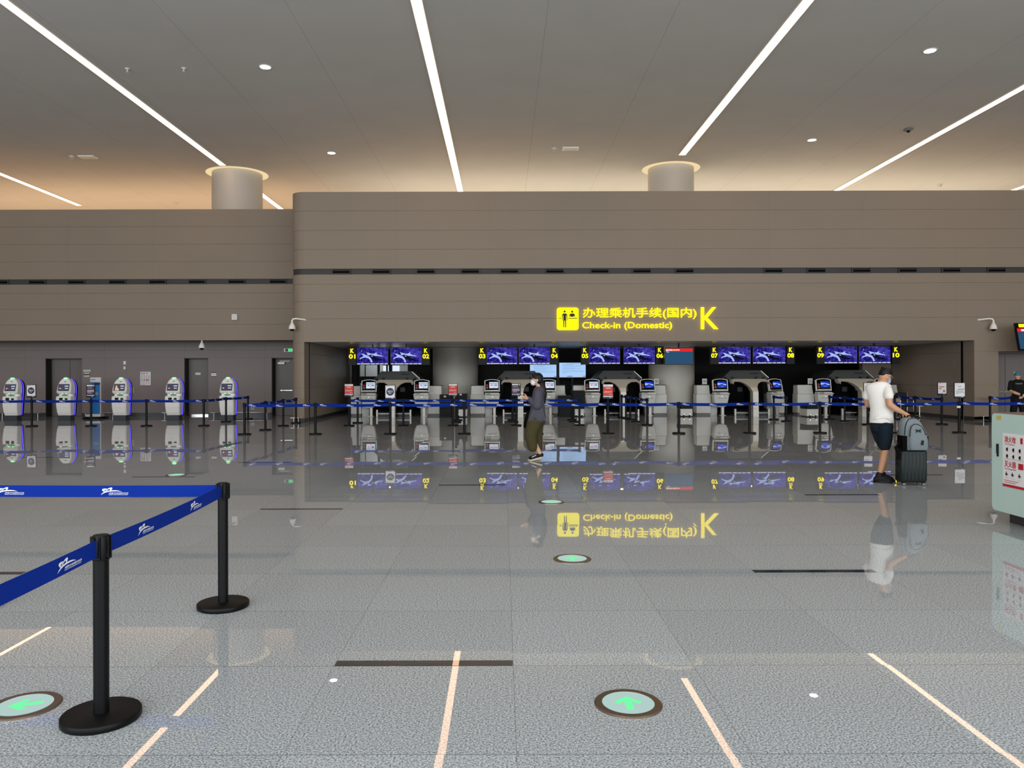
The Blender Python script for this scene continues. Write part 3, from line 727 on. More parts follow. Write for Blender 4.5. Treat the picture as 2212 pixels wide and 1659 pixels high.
# two pale monitors standing in the middle of the alcove
for xa, xb, ya, yb, lb in ((1145, 1203, 815, 787, 'pale blue text screen behind the walking woman'), (1208, 1265, 815, 783.5, 'pale blue text screen between K 04 and K 05 displays')):
    a, b = at(xa, ya, 33.2), at(xb, yb, 33.2); W, H = b.x-a.x, b.z-a.z
    t = thing('notice_screen', lb, 'display', ((a.x+b.x)/2, 33.2, 0), 0, 'pale text screens in the middle of the alcove')
    G().box((0, 0.04, (a.z+b.z)/2), (W+.05, 0.07, H+.05), 0.01).build('housing', 'black_gloss', t)
    g = G(); o = Vector((-W/2, -0.0, a.z)); g.rect(0, 0, W, H, o, UX, UZ, 0)
    g.rect(0, .03*H, W, .10*H, o, UX, UZ, 1, .002); g.rect(.02*W, .045*H, .3*W, .085*H, o, UX, UZ, 2, .003); g.rect(.5*W, .045*H, .9*W, .085*H, o, UX, UZ, 2, .003)
    for j, (x0, x1) in enumerate(((.13, .55), (.1, .92), (.13, .8), (.15, .6), (.13, .82), (.14, .6), (.12, .92), (.1, .92), (.1, .3))):
        g.rect(x0*W, (.86-.07*j)*H, x1*W, (.875-.07*j)*H, o, UX, UZ, 3 if j == 0 else 1, .002)
    for j in range(9): g.rect((.28+.055*j)*W, .92*H, (.305+.055*j)*W, .955*H, o, UX, UZ, 3, .002)
    g.build('screen', ['scr_pale', 'scr_text', 'scr_white', 'scr_violet'], t)
    G().box((0.0, 0.1, a.z/2+.1), (0.1, 0.05, a.z+.2)).build('stand_post', 'black', t); G().box((0, 0.06, 0.02), (0.7, 0.45, 0.04), 0.01).build('stand_base', 'black', t)
g = G().box((0, 0, SOF/2), (0.12, 0.08, SOF)); p = at(1205, 800, 33.0)
tag(g.build('service_pole', 'black', None, (p.x, 33.0, 0)), 'black pole between the two pale text screens', 'pole')

# ================================================================ counters: bag drop machines, terminals, desks
def bag_drop(X, lb):
    t = thing('bag_drop_machine', lb, 'bag drop machine', (X, 29.4, 0), 0, 'double bag drop machines between the terminals')
    HW = 0.66
    # silver T frame: a bar across the top flowing into the central leg
    pl = [(-.105, 0), (.105, 0), (.105, .95), (.14, 1.12), (.24, 1.25), (.40, 1.33), (HW-.04, 1.335), (HW+.03, 1.29), (HW+.04, 1.24), (HW+.075, 1.27), (HW+.06, 1.37), (HW-.02, 1.44),
          (-HW+.02, 1.44), (-HW-.06, 1.37), (-HW-.075, 1.27), (-HW-.04, 1.24), (-HW-.03, 1.29), (-HW+.04, 1.335), (-.40, 1.33), (-.24, 1.25), (-.14, 1.12), (-.105, .95)]
    g = G(); g.prism(pl, (0, 0, 0), UX, UZ, 0.34)
    f = lambda z: 0.0 if z < .9 else 0.85*((z-.9)/.54)**1.3
    g.v = [(x, y+f(z), z) for x, y, z in g.v]
    g.build('frame', 'silver', t)
    G().box((0, 0.17, 0.3), (0.222, 0.352, 0.006)).build('leg_joint', 'grey', t)
    # black tunnels with side cheeks
    for sx in (-1, 1):
        g = G(); cx = sx*0.37
        g.box((cx, 2.2, 0.75), (0.58, 2.0, 1.12)); g.box((cx+sx*.26, 1.4, 0.78), (0.05, 0.5, 1.05), .01); g.box((cx-sx*.24, 1.4, 0.78), (0.05, 0.5, 1.05), .01)
        g.build('tunnel', 'black_matt', t)
        g = G(); g.loft([[(cx-.27, y, z) for y, z in ((0.55, .2), (1.3, .2), (1.3, .32), (.55, .25))], [(cx+.27, y, z) for y, z in ((0.55, .2), (1.3, .2), (1.3, .32), (.55, .25))]], 0, False)
        b_ = g.build('conveyor', 'black_matt', t)
        g = G(); g.box((cx, 0.56, 0.09), (0.54, 0.1, 0.18)); g.build('kick_panel', 'black_gloss', b_)
        G().tube([(cx-.26, 0.48, .12), (cx+.26, 0.48, .12)], 0.022, 10).build('bumper_rail', 'chrome', t)
        g = G(); g.box((cx+sx*.28, 0.5, 0.14), (0.07, 0.1, 0.28), .01); g.build('rail_post', 'silver', t)
        G().box((cx-sx*.12, 1.19, 1.02 if sx < 0 else 1.05), (0.2, 0.012, 0.18), .004).build('notice_plate', 'grey_hood', t)
    # grey scanner hood rising behind the bar
    pr = [(-.94, 1.42), (.94, 1.42), (.92, 1.46), (.60, 1.78), (-.60, 1.78), (-.92, 1.46)]
    h = G().prism(pr, (0, 1.3, 0), UX, UZ, 1.7).build('scanner_hood', 'grey_hood', t)
    for x in (-.80, -.52, .42, .72): G().box((x, 1.28, 1.475), (0.09, 0.05, 0.09), .008).build('latch', 'black', h)
    G().box((0.36, 1.293, 1.66), (0.34, 0.012, 0.035)).build('dark_strip', 'black', h)
    g = G(); g.box((0.77, 1.28, 1.62), (0.03, 0.02, 0.42), 0, 0, Matrix.Rotation(math.radians(-48), 3, 'Y')); g.build('hood_trim', 'silver', h)
    return t
UX_ = [-4.24, 0.68, 4.625, 9.69, 13.86]
bl = ['bag drop machine under the K 01 and K 02 displays', 'bag drop machine under the K 03 and K 04 displays, partly behind the woman', 'bag drop machine under the K 05 and K 06 displays',
      'bag drop machine under the K 07 and K 08 displays', 'bag drop machine under the K 09 and K 10 displays, partly behind the man']
m0 = bag_drop(UX_[0], bl[0])
for X, lb in zip(UX_[1:], bl[1:]):
    r = m0.copy(); C.objects.link(r); r.location = (X, 29.4, 0); r['label'] = lb
    for ch in list(m0.children):
        c = ch.copy(); C.objects.link(c); c.parent = r
        for q in list(ch.children): d = q.copy(); C.objects.link(d); d.parent = c
def terminal(lb, loc, rz, blue, TS=1):
    t = thing('bag_drop_terminal', lb, 'check-in terminal', loc, rz, 'bag drop terminals at the counters')
    tl = Matrix.Translation((0, -0.05, 0.97)) @ Matrix.Rotation(math.radians(-12), 4, 'X')
    def arch(w_, h_, rise, n=14): return [(-w_/2, 0), (w_/2, 0)]+[(w_/2-w_*j/n, h_+rise*(1-(2*j/n-1)**2)) for j in range(n+1)]
    hd = G().prism(arch(0.60, 0.44, 0.05), (0, 0, 0), UX, UZ, 0.10).xf(tl).build('head', 'white2', t)
    G().prism(arch(0.535, 0.405, 0.045), (0, -0.006, 0.018), UX, UZ, 0.01).xf(tl).build('front_panel', 'black_gloss', hd)
    g = G(); o = Vector((-0.11, -0.009, 0.13))
    if blue:
        g.rect(0, 0, .35, .25, o, UX, UZ, 0); g.prism([(0, .10), (.12, .13), (.35, .09), (.35, .13), (.2, .17), (0, .19)], o+Vector((0, -.001, 0)), UX, UZ, 0, 1)
        g.rect(.12, .118, .23, .142, o, UX, UZ, 2, .002); g.rect(.13, .045, .22, .055, o, UX, UZ, 1, .002); mats = ['scr_blue', 'scr_light', 'scr_black']
    else:
        g.rect(0, 0, .35, .25, o, UX, UZ, 0); g.rect(.02, .17, .16, .20, o, UX, UZ, 1, .001); g.rect(.19, .17, .33, .20, o, UX, UZ, 1, .001)
        g.rect(.06, .10, .13, .135, o, UX, UZ, 3, .001); g.rect(.21, .105, .31, .135, o, UX, UZ, 2, .001); g.rect(.04, .03, .15, .07, o, UX, UZ, 4, .001); g.rect(.17, .0, .18, .25, o, UX, UZ, 1, .001)
        mats = ['scr_light2', 'scr_text', 'scr_navy', 'scr_red', 'scr_white']
    g.xf(tl).build('screen', mats, hd)
    G().sph((-.195, -0.008, 0.25), (0.04, 0.006, 0.045), 0, 14, 8).xf(tl).build('scanner_window', 'redtxt', hd)
    G().box((-.195, -0.008, 0.15), (0.07, 0.006, 0.08)).xf(tl).build('card_reader', 'grey', hd)
    G().tube([(-.25, -0.0, 0.03), (.25, -0.0, 0.03)], 0.036, 12).xf(tl).build('chrome_bar', 'chrome', t)
    tr = G().box((0.0, 0.0, 0.875), (0.56, 0.34, 0.085), 0.012).build('printer_block', 'white', t)
    for z in (.895, .855): G().box((-.14, -0.172, z), (0.18, 0.01, 0.016)).build('printer_slot', 'black', tr)
    G().box((TS*0.12, -0.04, 0.86), (0.40, 0.40, 0.05), 0.02).build('tray', 'white', t)
    rg = []
    for z, w_, y0 in ((.33, .20, -.10), (.36, .40, -.13), (.46, .50, -.15), (.62, .56, -.16), (.80, .62, -.17), (.825, .62, -.17)):
        rg.append([(-w_/2, y0+.03, z), (-w_/2+.03, y0, z), (w_/2-.03, y0, z), (w_/2, y0+.03, z), (w_/2, .14, z), (-w_/2, .14, z)])
    bd = G().loft(rg, 0, False).build('cabinet', 'white', t)
    G().sph((0.02, -.168, 0.755), (0.022, 0.012, 0.022), 0, 10, 6).build('status_lamp', 'scr_white', bd)
    for x in (-.10, 0.02, .14): G().box((x, -.166, .69), (0.08, 0.008, 0.012)).build('slot', 'ink', bd)
    G().box((0.09, 0.03, 0.18), (0.11, 0.12, 0.36), 0.01).build('pedestal', 'silver', t)
    G().box((0.09, 0.03, 0.01), (0.2, 0.24, 0.02), 0.004).build('foot_plate', 'silver', t)
    return t
TY = 30.35
tm = [(797, 0, 'white tiled screen terminal K 01, leftmost of the counter terminals'), (911, 0, 'white tiled screen terminal on the K 02 side of the first machine'), (1063, 0, 'white tiled screen terminal under the K 03 display'),
      (1184, 0, 'white tiled screen terminal half hidden behind the walking woman'), (1279, 0, 'white tiled screen terminal under the K 05 display'), (1399, 1, 'blue screen terminal under the K 06 display'),
      (1556, 1, 'blue screen terminal under the K 07 display'), (1675, 1, 'turned blue screen terminal under the K 08 display'), (1779, 1, 'blue screen terminal under the K 09 display'), (1905, 1, 'terminal mostly hidden behind the man in the white shirt')]
tp = {}
for k, (px, bl_, lb) in enumerate(tm):
    p = at(px, 840, TY); loc = (p.x, TY, 0); rz = math.radians({7: 18, 5: 8, 1: 0, 9: 16}.get(k, 0))
    key = (bl_, k % 2)
    if key not in tp: tp[key] = terminal(lb, loc, rz, bl_, 1 if k % 2 == 0 else -1)
    else: dup(tp[key], loc, rz, lb)
def desk(x0, x1, sd, lb):                     # sd: side on which the terminal stands
    w_ = x1-x0
    t = thing('counter_desk', lb, 'counter desk', ((x0+x1)/2, 30.62, 0), 0, 'white counter desks')
    G().box((0, 0.27, 0.455), (w_, 0.54, 0.75), 0.006).build('base_cabinet', 'white', t)
    G().box((0, 0.28, 0.04), (w_-.03, 0.5, 0.08)).build('plinth', 'grey', t)
    ex = G().box((-sd*(w_/2+.15), 0.34, 0.455), (0.3, 0.36, 0.75), 0.006); ex.box((-sd*(w_/2+.15), 0.34, 0.04), (0.28, 0.32, 0.08))
    ex.build('side_cabinet', 'white', t)
    rg = [[(-w_/2+i, y0, z), (w_/2-i, y0, z), (w_/2-i, .55, z), (-w_/2+i, .55, z)] for z, y0, i in ((.835, .02, .0), (.84, .03, .03), (1.16, .12, .04), (1.165, .11, .04), (1.19, .11, .04))]
    G().loft(rg, 0, False).build('upper_screen', 'white', t)
    G().box((0, 0.33, 1.2), (w_, 0.46, 0.02), .004).build('worktop', 'black', t)
    return t
dk = [(758, 780, -1, 'white desk behind the leftmost red notice post'), (924, 955, 1, 'white desk between K 02 terminal and the middle column'), (1016, 1047, -1, 'white desk left of the K 03 terminal'), (1192, 1222.5, 1, 'white desk right of the walking woman'),
      (1237, 1264, -1, 'white desk behind the taller black tray pile'), (1411, 1440, 1, 'white desk in front of the right column, small notice on top'), (1504, 1535, -1, 'white desk right of the right column, small notice on top'),
      (1684, 1694, 1, 'sliver of white desk behind the K 08 terminal'), (1722, 1758, -1, 'white desk behind the small tray cart under K 08 and K 09'), (1924, 1941, 1, 'white desk seen beside the man in the white shirt')]
for xa, xb, sd, lb in dk:
    X0, X1 = xx(xa, 30.65), xx(xb, 30.65)
    if X1-X0 < .33: X0 = X1-.34
    desk(X0, X1, sd, lb)
for px, lb in ((1418, 'small white notice on the desk in front of the right column'), (1522, 'small white notice on the desk right of the right column'), (1750, 'small pinkish notice standing on the desk under K 09')):
    p = at(px, 825, 30.85); t = thing('desk_notice', lb, 'notice', (p.x, 30.85, 1.211))
    G().box((0, 0.02, 0.01), (0.16, 0.1, 0.02), .004).build('base', 'black', t)
    g = G().box((0, 0, 0.125), (0.19, 0.012, 0.23)); g.build('sheet', 'paper', t)
    g = G()
    for z, x in ((.18, .12), (.14, .15), (.10, .1)): g.box((0, -.008, z), (x, .004, .014))
    g.build('print', 'redtxt' if px == 1750 else 'ink', t)
# ================================================================ tray stacks and carts
def tray_mesh():
    g = G(); W, D, H = 0.5, 0.72, 0.05
    rg = []
    for z, i in ((0, .03), (.012, .02), (.034, .006), (.036, 0), (.05, 0)):
        rg.append([(x, y, z) for x, y in rrect(-W/2+i, -D/2+i, W/2-i, D/2-i, .04, 3)])
    for z, i in ((.05, .012), (.02, .03)): rg.append([(x, y, z) for x, y in rrect(-W/2+i, -D/2+i, W/2-i, D/2-i, .04, 3)])
    g.loft(rg, 0, False); return g
T0 = None
def tray_stack(x, y, z0, n, lb, grp, sx=1.0):
    global T0
    for k in range(n):
        if T0 is None: T0 = tray_mesh().build('luggage_tray', 'rubber'); o = T0
        else: o = T0.copy(); C.objects.link(o)
        o.location = (x+rnd.uniform(-.006, .006), y+rnd.uniform(-.01, .01), z0+k*0.0545); o.scale.x = sx
        tag(o, lb, 'tray', grp)
def cart(x, y, lb, w_=0.40, d_=0.74):
    t = thing('tray_cart', lb, 'cart', (x, y, 0), 0, 'white tray carts')
    G().box((0, 0, 0.165), (w_, d_, 0.27), .012).build('body', 'white', t)
    G().box((0, .02, 0.025), (w_-.03, d_-.05, 0.02)).build('underside', 'black', t)
    for s_ in (-1, 1):
        for q in (-1, 1):
            c = G().tube([(s_*.11-.018, q*(d_/2-.02), .04), (s_*.11+.018, q*(d_/2-.02), .04)], .04, 14).build('wheel', 'black', t)
            G().box((s_*.11, q*(d_/2-.01)-.02, .10), (.055, .06, .05), .008).build('caster_fork', 'chrome', c)
    return t
y0 = 29.9
tray_stack(xx(964, y0), y0, 0.0, 16, 'black ribbed tray piled on the floor left of the middle column notice post', 'trays in the pile by the middle column', 1.0)
cart(xx(998, y0), y0, 'white wheeled cart under trays in front of the middle column'); tray_stack(xx(998, y0), y0, .302, 11, 'black ribbed tray on the cart in front of the middle column', 'trays on the cart by the middle column', .84)
tray_stack(xx(1218.5, y0), y0, 0.0, 15, 'black ribbed tray in the lower pile right of the walking woman', 'trays in the lower pile right of the woman', .98)
cart(xx(1249, y0), y0+.1, 'white wheeled cart under the taller tray pile by K 05'); tray_stack(xx(1249, y0), y0+.1, .302, 13, 'black ribbed tray in the taller pile on the cart by K 05', 'trays in the taller pile by K 05', .98)
cart(xx(1478, y0), y0, 'white wheeled cart in front of the right column', .46); tray_stack(xx(1478, y0), y0, .302, 3, 'black ribbed tray on the cart in front of the right column', 'trays on the cart by the right column', .96)
cart(xx(1747, 29.4), 29.4, 'white wheeled cart in front of the desk under K 09', .44); tray_stack(xx(1747, 29.4), 29.4, .302, 4, 'black ribbed tray on the cart under K 09', 'trays on the cart under K 09', .94)
for px in (949, 997):
    p = at(px+ (12 if px == 949 else -2), 858, y0-.38); g = G().box((0, 0, 0), (0.085, 0.006, 0.06))
    tag(g.build('paper_label', 'pink', None, (p.x, y0-.367, .80 if px == 949 else .87)), 'small pale label stuck on %s' % ('the floor pile of trays by the middle column' if px == 949 else 'the trays on the cart by the middle column'), 'label')
# ================================================================ self check-in kiosks on the left
def kiosk(lb, loc, peach=False):
    t = thing('check_in_kiosk', lb, 'kiosk', loc, 0, 'white self check-in kiosks with blue edge light')
    def ring(z, y0, y1, w_, c=.03):
        return [(-w_, y0+c, z), (-w_+c, y0, z), (w_-c, y0, z), (w_, y0+c, z), (w_, y1, z), (-w_, y1, z)]
    prof = [(.19, -.10, .10, .235), (.30, -.15, .10, .25), (.50, -.185, .10, .262), (.70, -.195, .10, .27), (.85, -.185, .10, .27), (.885, -.15, .11, .265), (.90, -.02, .12, .255), (.945, -.02, .13, .25), (.985, -.12, .14, .25), (1.03, -.165, .15, .26),
            (1.10, -.145, .16, .258), (1.20, -.115, .165, .25), (1.28, -.092, .165, .236), (1.35, -.072, .16, .21), (1.41, -.055, .15, .17), (1.455, -.035, .13, .125), (1.485, -.01, .10, .075), (1.495, .02, .08, .04)]
    st = lambda z: z if z < 1.03 else 1.03+(z-1.03)*1.13
    prof = [(st(p[0]),)+p[1:] for p in prof]
    sh = G().loft([ring(*p) for p in prof], 0, False).build('shell', 'white2', t)
    bp = [(.17, .04, .26, .225), (.5, .04, .27, .245), (.85, .06, .30, .25), (1.05, .09, .345, .245), (1.2, .12, .37, .235), (1.33, .12, .36, .205), (1.42, .11, .31, .155), (1.46, .10, .24, .10), (1.475, .10, .2, .05)]
    bp = [(st(p[0]),)+p[1:] for p in bp]
    bk = G().loft([ring(z, a, b, w_, .01) for z, a, b, w_ in bp], 0, False).build('back_shell', 'bluewash', t)
    G().loft([ring(z, b-.10, b+.01, w_+.004, .01) for z, a, b, w_ in bp], 0, False).build('back_cover', 'black', t)
    pts = [(.245, .15, .2), (.258, .15, .45), (.265, .17, .75), (.265, .20, .95), (.258, .235, 1.1), (.245, .25, 1.22), (.222, .245, 1.31), (.19, .225, 1.38), (.15, .20, 1.43), (.10, .17, 1.465)]
    for s_ in (-1, 1): G().tube([(s_*x, y, st(z)) for x, y, z in pts], .011, 8).build('led_edge', 'blueled', t)
    G().box((0, .03, .095), (.46, .30, .19), .006).build('plinth', 'plinth', t)
    # screen on the inclined head
    o = Vector((-.20, -.159, 1.075)); v = Vector((0, .052, .240)).normalized()
    g = G(); W, H = .40, .262
    g.rect(0, 0, W, H, o, UX, v, 0, .004)
    if peach: g.prism([(.05, .02), (.17, .02), (.2, .07), (.14, .14), (.13, .2), (.09, .21), (.06, .16)], o, UX, v, 0, 2) if False else g.prism([(.05, .015), (.2, .015), (.19, .08), (.13, .13), (.12, .2), (.08, .205), (.06, .14)], o+UX.cross(v)*.006, UX, v, 0, 3)
    g.rect(.235, .165, .365, .195, o, UX, v, 1, .006); g.rect(.25, .085, .36, .11, o, UX, v, 1, .006)
    if not peach: g.rect(.05, .085, .10, .11, o, UX, v, 1, .006); g.rect(.10, .088, .15, .107, o, UX, v, 2, .006)
    g.build('screen', ['scr_grey', 'scr_white', 'scr_red', 'scr_skin'], t)
    G().box((0.02, -.070, 1.415), (.07, .01, .02), .003).build('camera_window', 'black_gloss', t)
    G().sph((0, .0, 1.545), (.075, .05, .022), 0, 12, 6).build('top_lamp', 'green', t)
    for s_ in (-.07, .07): G().sph((s_, -.085, .985), (.055, .03, .02), 0, 10, 6).build('reader_lamp', 'green', sh)
    G().box((-.01, -.04, .925), (.2, .08, .022), .005).build('document_slot', 'green_dark', sh)
    G().box((-.07, -.19, .79), (.13, .014, .085), .004).build('keypad', 'black', sh)
    G().box((.12, -.19, .785), (.10, .016, .065), .004).build('card_slot', 'black', sh)
    G().box((0.02, -.198, .63), (.02, .008, .012)).build('lock', 'grey', sh)
    return t
k0 = kk0 = None
kl = ['self check-in kiosk at the far left edge', 'self check-in kiosk in front of the double door', 'self check-in kiosk with a peach picture on its screen', 'self check-in kiosk left of the single grey door', 'rightmost self check-in kiosk, a belt post in front of it']
for k, px in enumerate((27, 142, 261.5, 376, 492.5)):
    p = fl(px, 906.3); loc = (p.x, 28.05, 0); loc = (xx(px, 28.05), 28.05, 0)
    if k == 2: kiosk(kl[k], loc, True)
    elif k0 is None: k0 = kiosk(kl[k], loc)
    else: dup(k0, loc, 0, kl[k])
# blue banner stand beside the second kiosk
bx = (xx(207, 29.2), 29.2, 0)
t = thing('banner_stand', 'tall blue banner stand with white header between second and third kiosk', 'banner', bx)
G().lathe([(.44, 0), (.44, .05), (.40, .075)], 32).build('base', 'black', t)
G().box((0, -.05, .13), (.55, .3, .10), .01).build('foot_box', 'white', t)
G().box((0, 0, .86), (.42, .05, 1.42), .008).build('frame', 'silver', t)
g = G().box((-.015, -.028, .78), (.36, .008, 1.2), 0, 0); g.box((0.0, -.028, 1.475), (.39, .008, .17), 0, 1); g.box((.06, -.034, 1.32), (.23, .004, .075), 0, 2); g.box((-.08, -.034, 1.19), (.16, .004, .035), 0, 2); g.box((0.03, -.034, .95), (.15, .004, .1), 0, 3); g.box((-.08, -.034, 1.48), (.16, .004, .02), 0, 2)
g.build('banner', ['banner', 'white', 'navy', 'curtain'], t)
# ================================================================ belt posts
POST_H = 0.87
def logo_geo():                              # the airport emblem and name, u to the right, v up, centre 0, metres
    k = .000484; g = G(); o, u, v = Vector((0,0,0)), Vector((1,0,0)), Vector((0,1,0))
    def S(pts): g.prism([((x-310)*k, (207-y)*k) for x, y in pts], o, u, v, 0)
    S([(107, 258), (130, 232), (165, 210), (205, 198), (255, 192), (310, 190), (360, 195), (420, 213), (360, 206), (300, 206), (245, 209), (200, 216), (160, 230), (130, 245)])
    S([(150, 214), (132, 196), (124, 181), (140, 170), (165, 166), (204, 168), (190, 178), (170, 186), (158, 196), (163, 210)])
    S([(166, 206), (180, 192), (205, 172), (228, 158), (255, 150), (275, 152), (277, 164), (268, 180), (255, 192), (240, 193), (246, 178), (236, 172), (215, 180), (190, 197)])
    g.text('成都天府国际机场', 20*k, (224-310)*k, (207-242)*k, o, u, v, 0, 0, .012, 'LEFT', 288*k, 0, .25)
    g.text('CHENGDU TIANFU INTERNATIONAL AIRPORT', 12*k, (222-310)*k, (207-260)*k, o, u, v, 0, 0, .01, 'LEFT', 284*k, 0, .2)
    return g
LG = logo_geo()
LGF = G()                                    # the same emblem, its small name lines as two bars, for belts seen from afar
nv = 14+10+14
LGF.v = LG.v[:nv]; LGF.f = [f for f in LG.f if max(f) < nv]; LGF.m = [0]*len(LGF.f); LGF.sm = [False]*len(LGF.f)
k_ = .000484
LGF.text('成都天府国际机场', 20*k_, (224-310)*k_, (207-242)*k_, (0,0,0), (1,0,0), (0,1,0), 0, 0, .012, 'LEFT', 288*k_, 0, .25)
LGF.rect((222-310)*k_, (207-260)*k_, (506-310)*k_, (207-249)*k_, (0,0,0), (1,0,0), (0,1,0), 0)
def belt_mesh(d, sag=.012, near=False, first=.2):
    g = G(); L = d.length; u = d.normalized(); nr = u.cross(Vector((0,0,1)))   # nr points to the right of u
    a, b = .045, L-.045; n = 12; zt, zb = .853, .772; th = .0012
    def P_(s, z): q = (s-a)/(b-a); return u*s+Vector((0,0,z-sag*4*q*(1-q)))
    rg = []
    for i in range(n+1):
        s = a+(b-a)*i/n
        rg.append([P_(s, zb)+nr*th, P_(s, zt)+nr*th, P_(s, zt)-nr*th, P_(s, zb)-nr*th])
    g.loft(rg, 0, False)
    src = LG if near else LGF
    s = a+first
    while s+.1 < b:
        for sd in (1, -1):
            # seen from the side nr*sd, reading direction is u*sd turned so that text is not mirrored
            dr = u if sd > 0 else -u
            pts = []
            for x, y, z in src.v:
                ss = s+(x if sd > 0 else -x)
                pts.append(P_(ss, .8125+y)+nr*sd*(th+.0012+z))
            fs = src.f
            g.add(pts, fs, 1)
        s += .74
    return g
def make_post():
    t = thing('belt_post', '', 'belt post')
    G().lathe([(.172, 0), (.175, .004), (.175, .030), (.171, .035), (.03, .037)], 40).build('base', 'black', t)
    G().lathe([(.0345, .03), (.0345, .77)], 24).build('pole', 'black', t)
    g = G().lathe([(.037, .752), (.038, .756), (.038, .862), (.034, .87)], 24)
    for k in range(4):
        th = PI/2*k; R = Matrix.Rotation(th, 3, 'Z')
        for s_ in (-1, 1): g.box(R @ Vector((.038, s_*.013, .812)), (.013, .008, .105), .002, 0, R)
        g.box(R @ Vector((.036, 0, .764)), (.016, .034, .012), .002, 0, R)
    g.build('head', 'black', t)
    return t
post0 = None
def post(x, y, lb, grp):
    global post0
    if post0 is None:
        post0 = make_post(); post0.location = (x, y, 0); post0['label'] = lb; post0['group'] = grp; return post0
    r = post0.copy(); C.objects.link(r); r.location = (x, y, 0); r['label'] = lb; r['group'] = grp
    for nm in ('base', 'pole', 'head'):
        src = [c for c in post0.children if c.name.split('.')[0] == nm][0]
        c = src.copy(); C.objects.link(c); c.parent = r
    return r
def belt(a, b, sag=.012, near=False, first=None):
    d = b.location-a.location
    g = belt_mesh(Vector((d.x, d.y, 0)), sag, near, rnd.uniform(.15, .45) if first is None else first)
    g.build('belt', ['belt', 'logo'], a)
def sign(t, kind, W=.30, H=.41, z0=.945):
    fr = G().box((0, -.02, z0+H/2), (W, .022, H), .006); fr.box((0, -.01, (z0+.865)/2), (.03, .02, z0-.865+.02))
    fr = fr.build('sign_frame', 'black', t)
    o = Vector((-W/2+.018, -.0325, z0)); w_ = W-.036; g = G()
    R = lambda x0, y0, x1, y1, mi, lf=.001: g.rect(x0*w_, y0*H, x1*w_, y1*H, o, UX, UZ, mi, lf)
    mats = ['paper', 'navy', 'red', 'redtxt', 'pink', 'ink']
    R(0, .04, 1, .12, 1); R(.62, .07, .82, .095, 0, .002)
    if kind == 'exit':
        R(0, .125, 1, .96, 0); g.prism([(w_/2+.105*math.cos(2*PI*j/32), .53*H+.105*math.sin(2*PI*j/32)) for j in range(32)], o+Vector((0, -.002, 0)), UX, UZ, 0, 1)
        g.text('出口', .052, w_/2, .53*H-.012, o, UX, UZ, 0, .004, .03, 'CENTER', .13); g.text('EXIT', .024, w_/2, .53*H-.052, o, UX, UZ, 0, .004, .03, 'CENTER', .075)
        R(.06, .90, .4, .915, 1, .002)
    elif kind == 'icons':
        R(0, .13, 1, .97, 1, .0005); R(.02, .86, .98, .96, 0); R(.75, .88, .9, .94, 5, .002); R(.02, .14, .98, .18, 0)
        R(.08, .42, .92, .58, 4)
        for x in (.14, .35, .56, .76): R(x, .45, x+.11, .55, 1, .002)
        for y, x in ((.76, .7), (.70, .8), (.36, .6), (.31, .7)): R(.1, y, x, y+.015, 4)
    elif kind == 'red':
        R(0, .21, 1, .97, 2, .0005); R(0, .83, 1, .97, 0); R(.06, .90, .45, .915, 5, .002); R(0, .14, 1, .20, 0)
        R(.25, .70, .75, .76, 4); R(.12, .5, .9, .52, 4); R(.05, .46, .92, .475, 4); R(.05, .42, .8, .435, 4); R(.6, .3, .9, .32, 4)
    elif kind == 'redtext':
        R(0, .13, 1, .97, 0, .0005); R(.06, .90, .4, .912, 1, .002); R(.1, .62, .75, .68, 3, .002); R(.1, .48, .42, .54, 3, .002)
        g.prism([(.72*w_+.035*math.cos(2*PI*j/20), .32*H+.035*math.sin(2*PI*j/20)) for j in range(20)], o+Vector((0, -.002, 0)), UX, UZ, 0, 3); R(.69, .29, .75, .35, 0, .003)
    elif kind == 'redlines':
        R(0, .13, 1, .97, 0, .0005); R(.06, .90, .4, .912, 1, .002)
        for y in (.64, .5, .38): R(.12, y, .5, y+.05, 3, .002)
    elif kind == 'text':
        R(0, .05, 1, .97, 0, .0005); R(.06, .86, .4, .872, 1, .002); R(.35, .74, .65, .77, 5, .002)
        for y, a, b in ((.6, .3, .98), (.55, .3, .95), (.48, .12, .85), (.42, .12, .9), (.35, .12, .97), (.28, .12, .4)): R(a, y, b, y+.018, 5, .002)
    g.build('sign_sheet', mats, fr)
gF = 'belt posts of the front row'; gB = 'belt posts of the second row'; gK = 'belt posts in front of the kiosks'; gL = 'belt posts lining the lanes to the counters'; gN = 'belt posts close to the camera'
# foreground
n1 = post(-1.90, 3.63, 'nearest belt post, tall in the left foreground', gN); n2 = post(-1.965, 5.39, 'foreground belt post where the two blue belts meet at a corner', gN)
n3 = post(-3.72, 5.42, 'foreground belt post cut off by the left frame edge, only its base edge shows', gN); n4 = post(-1.86, 1.85, 'belt post outside the lower left corner holding the end of the nearest belt', gN)
belt(n2, n3, .004, True, .92-.2); belt(n1, n2, .01, True, .45); belt(n4, n1, .012, True, 1.46)
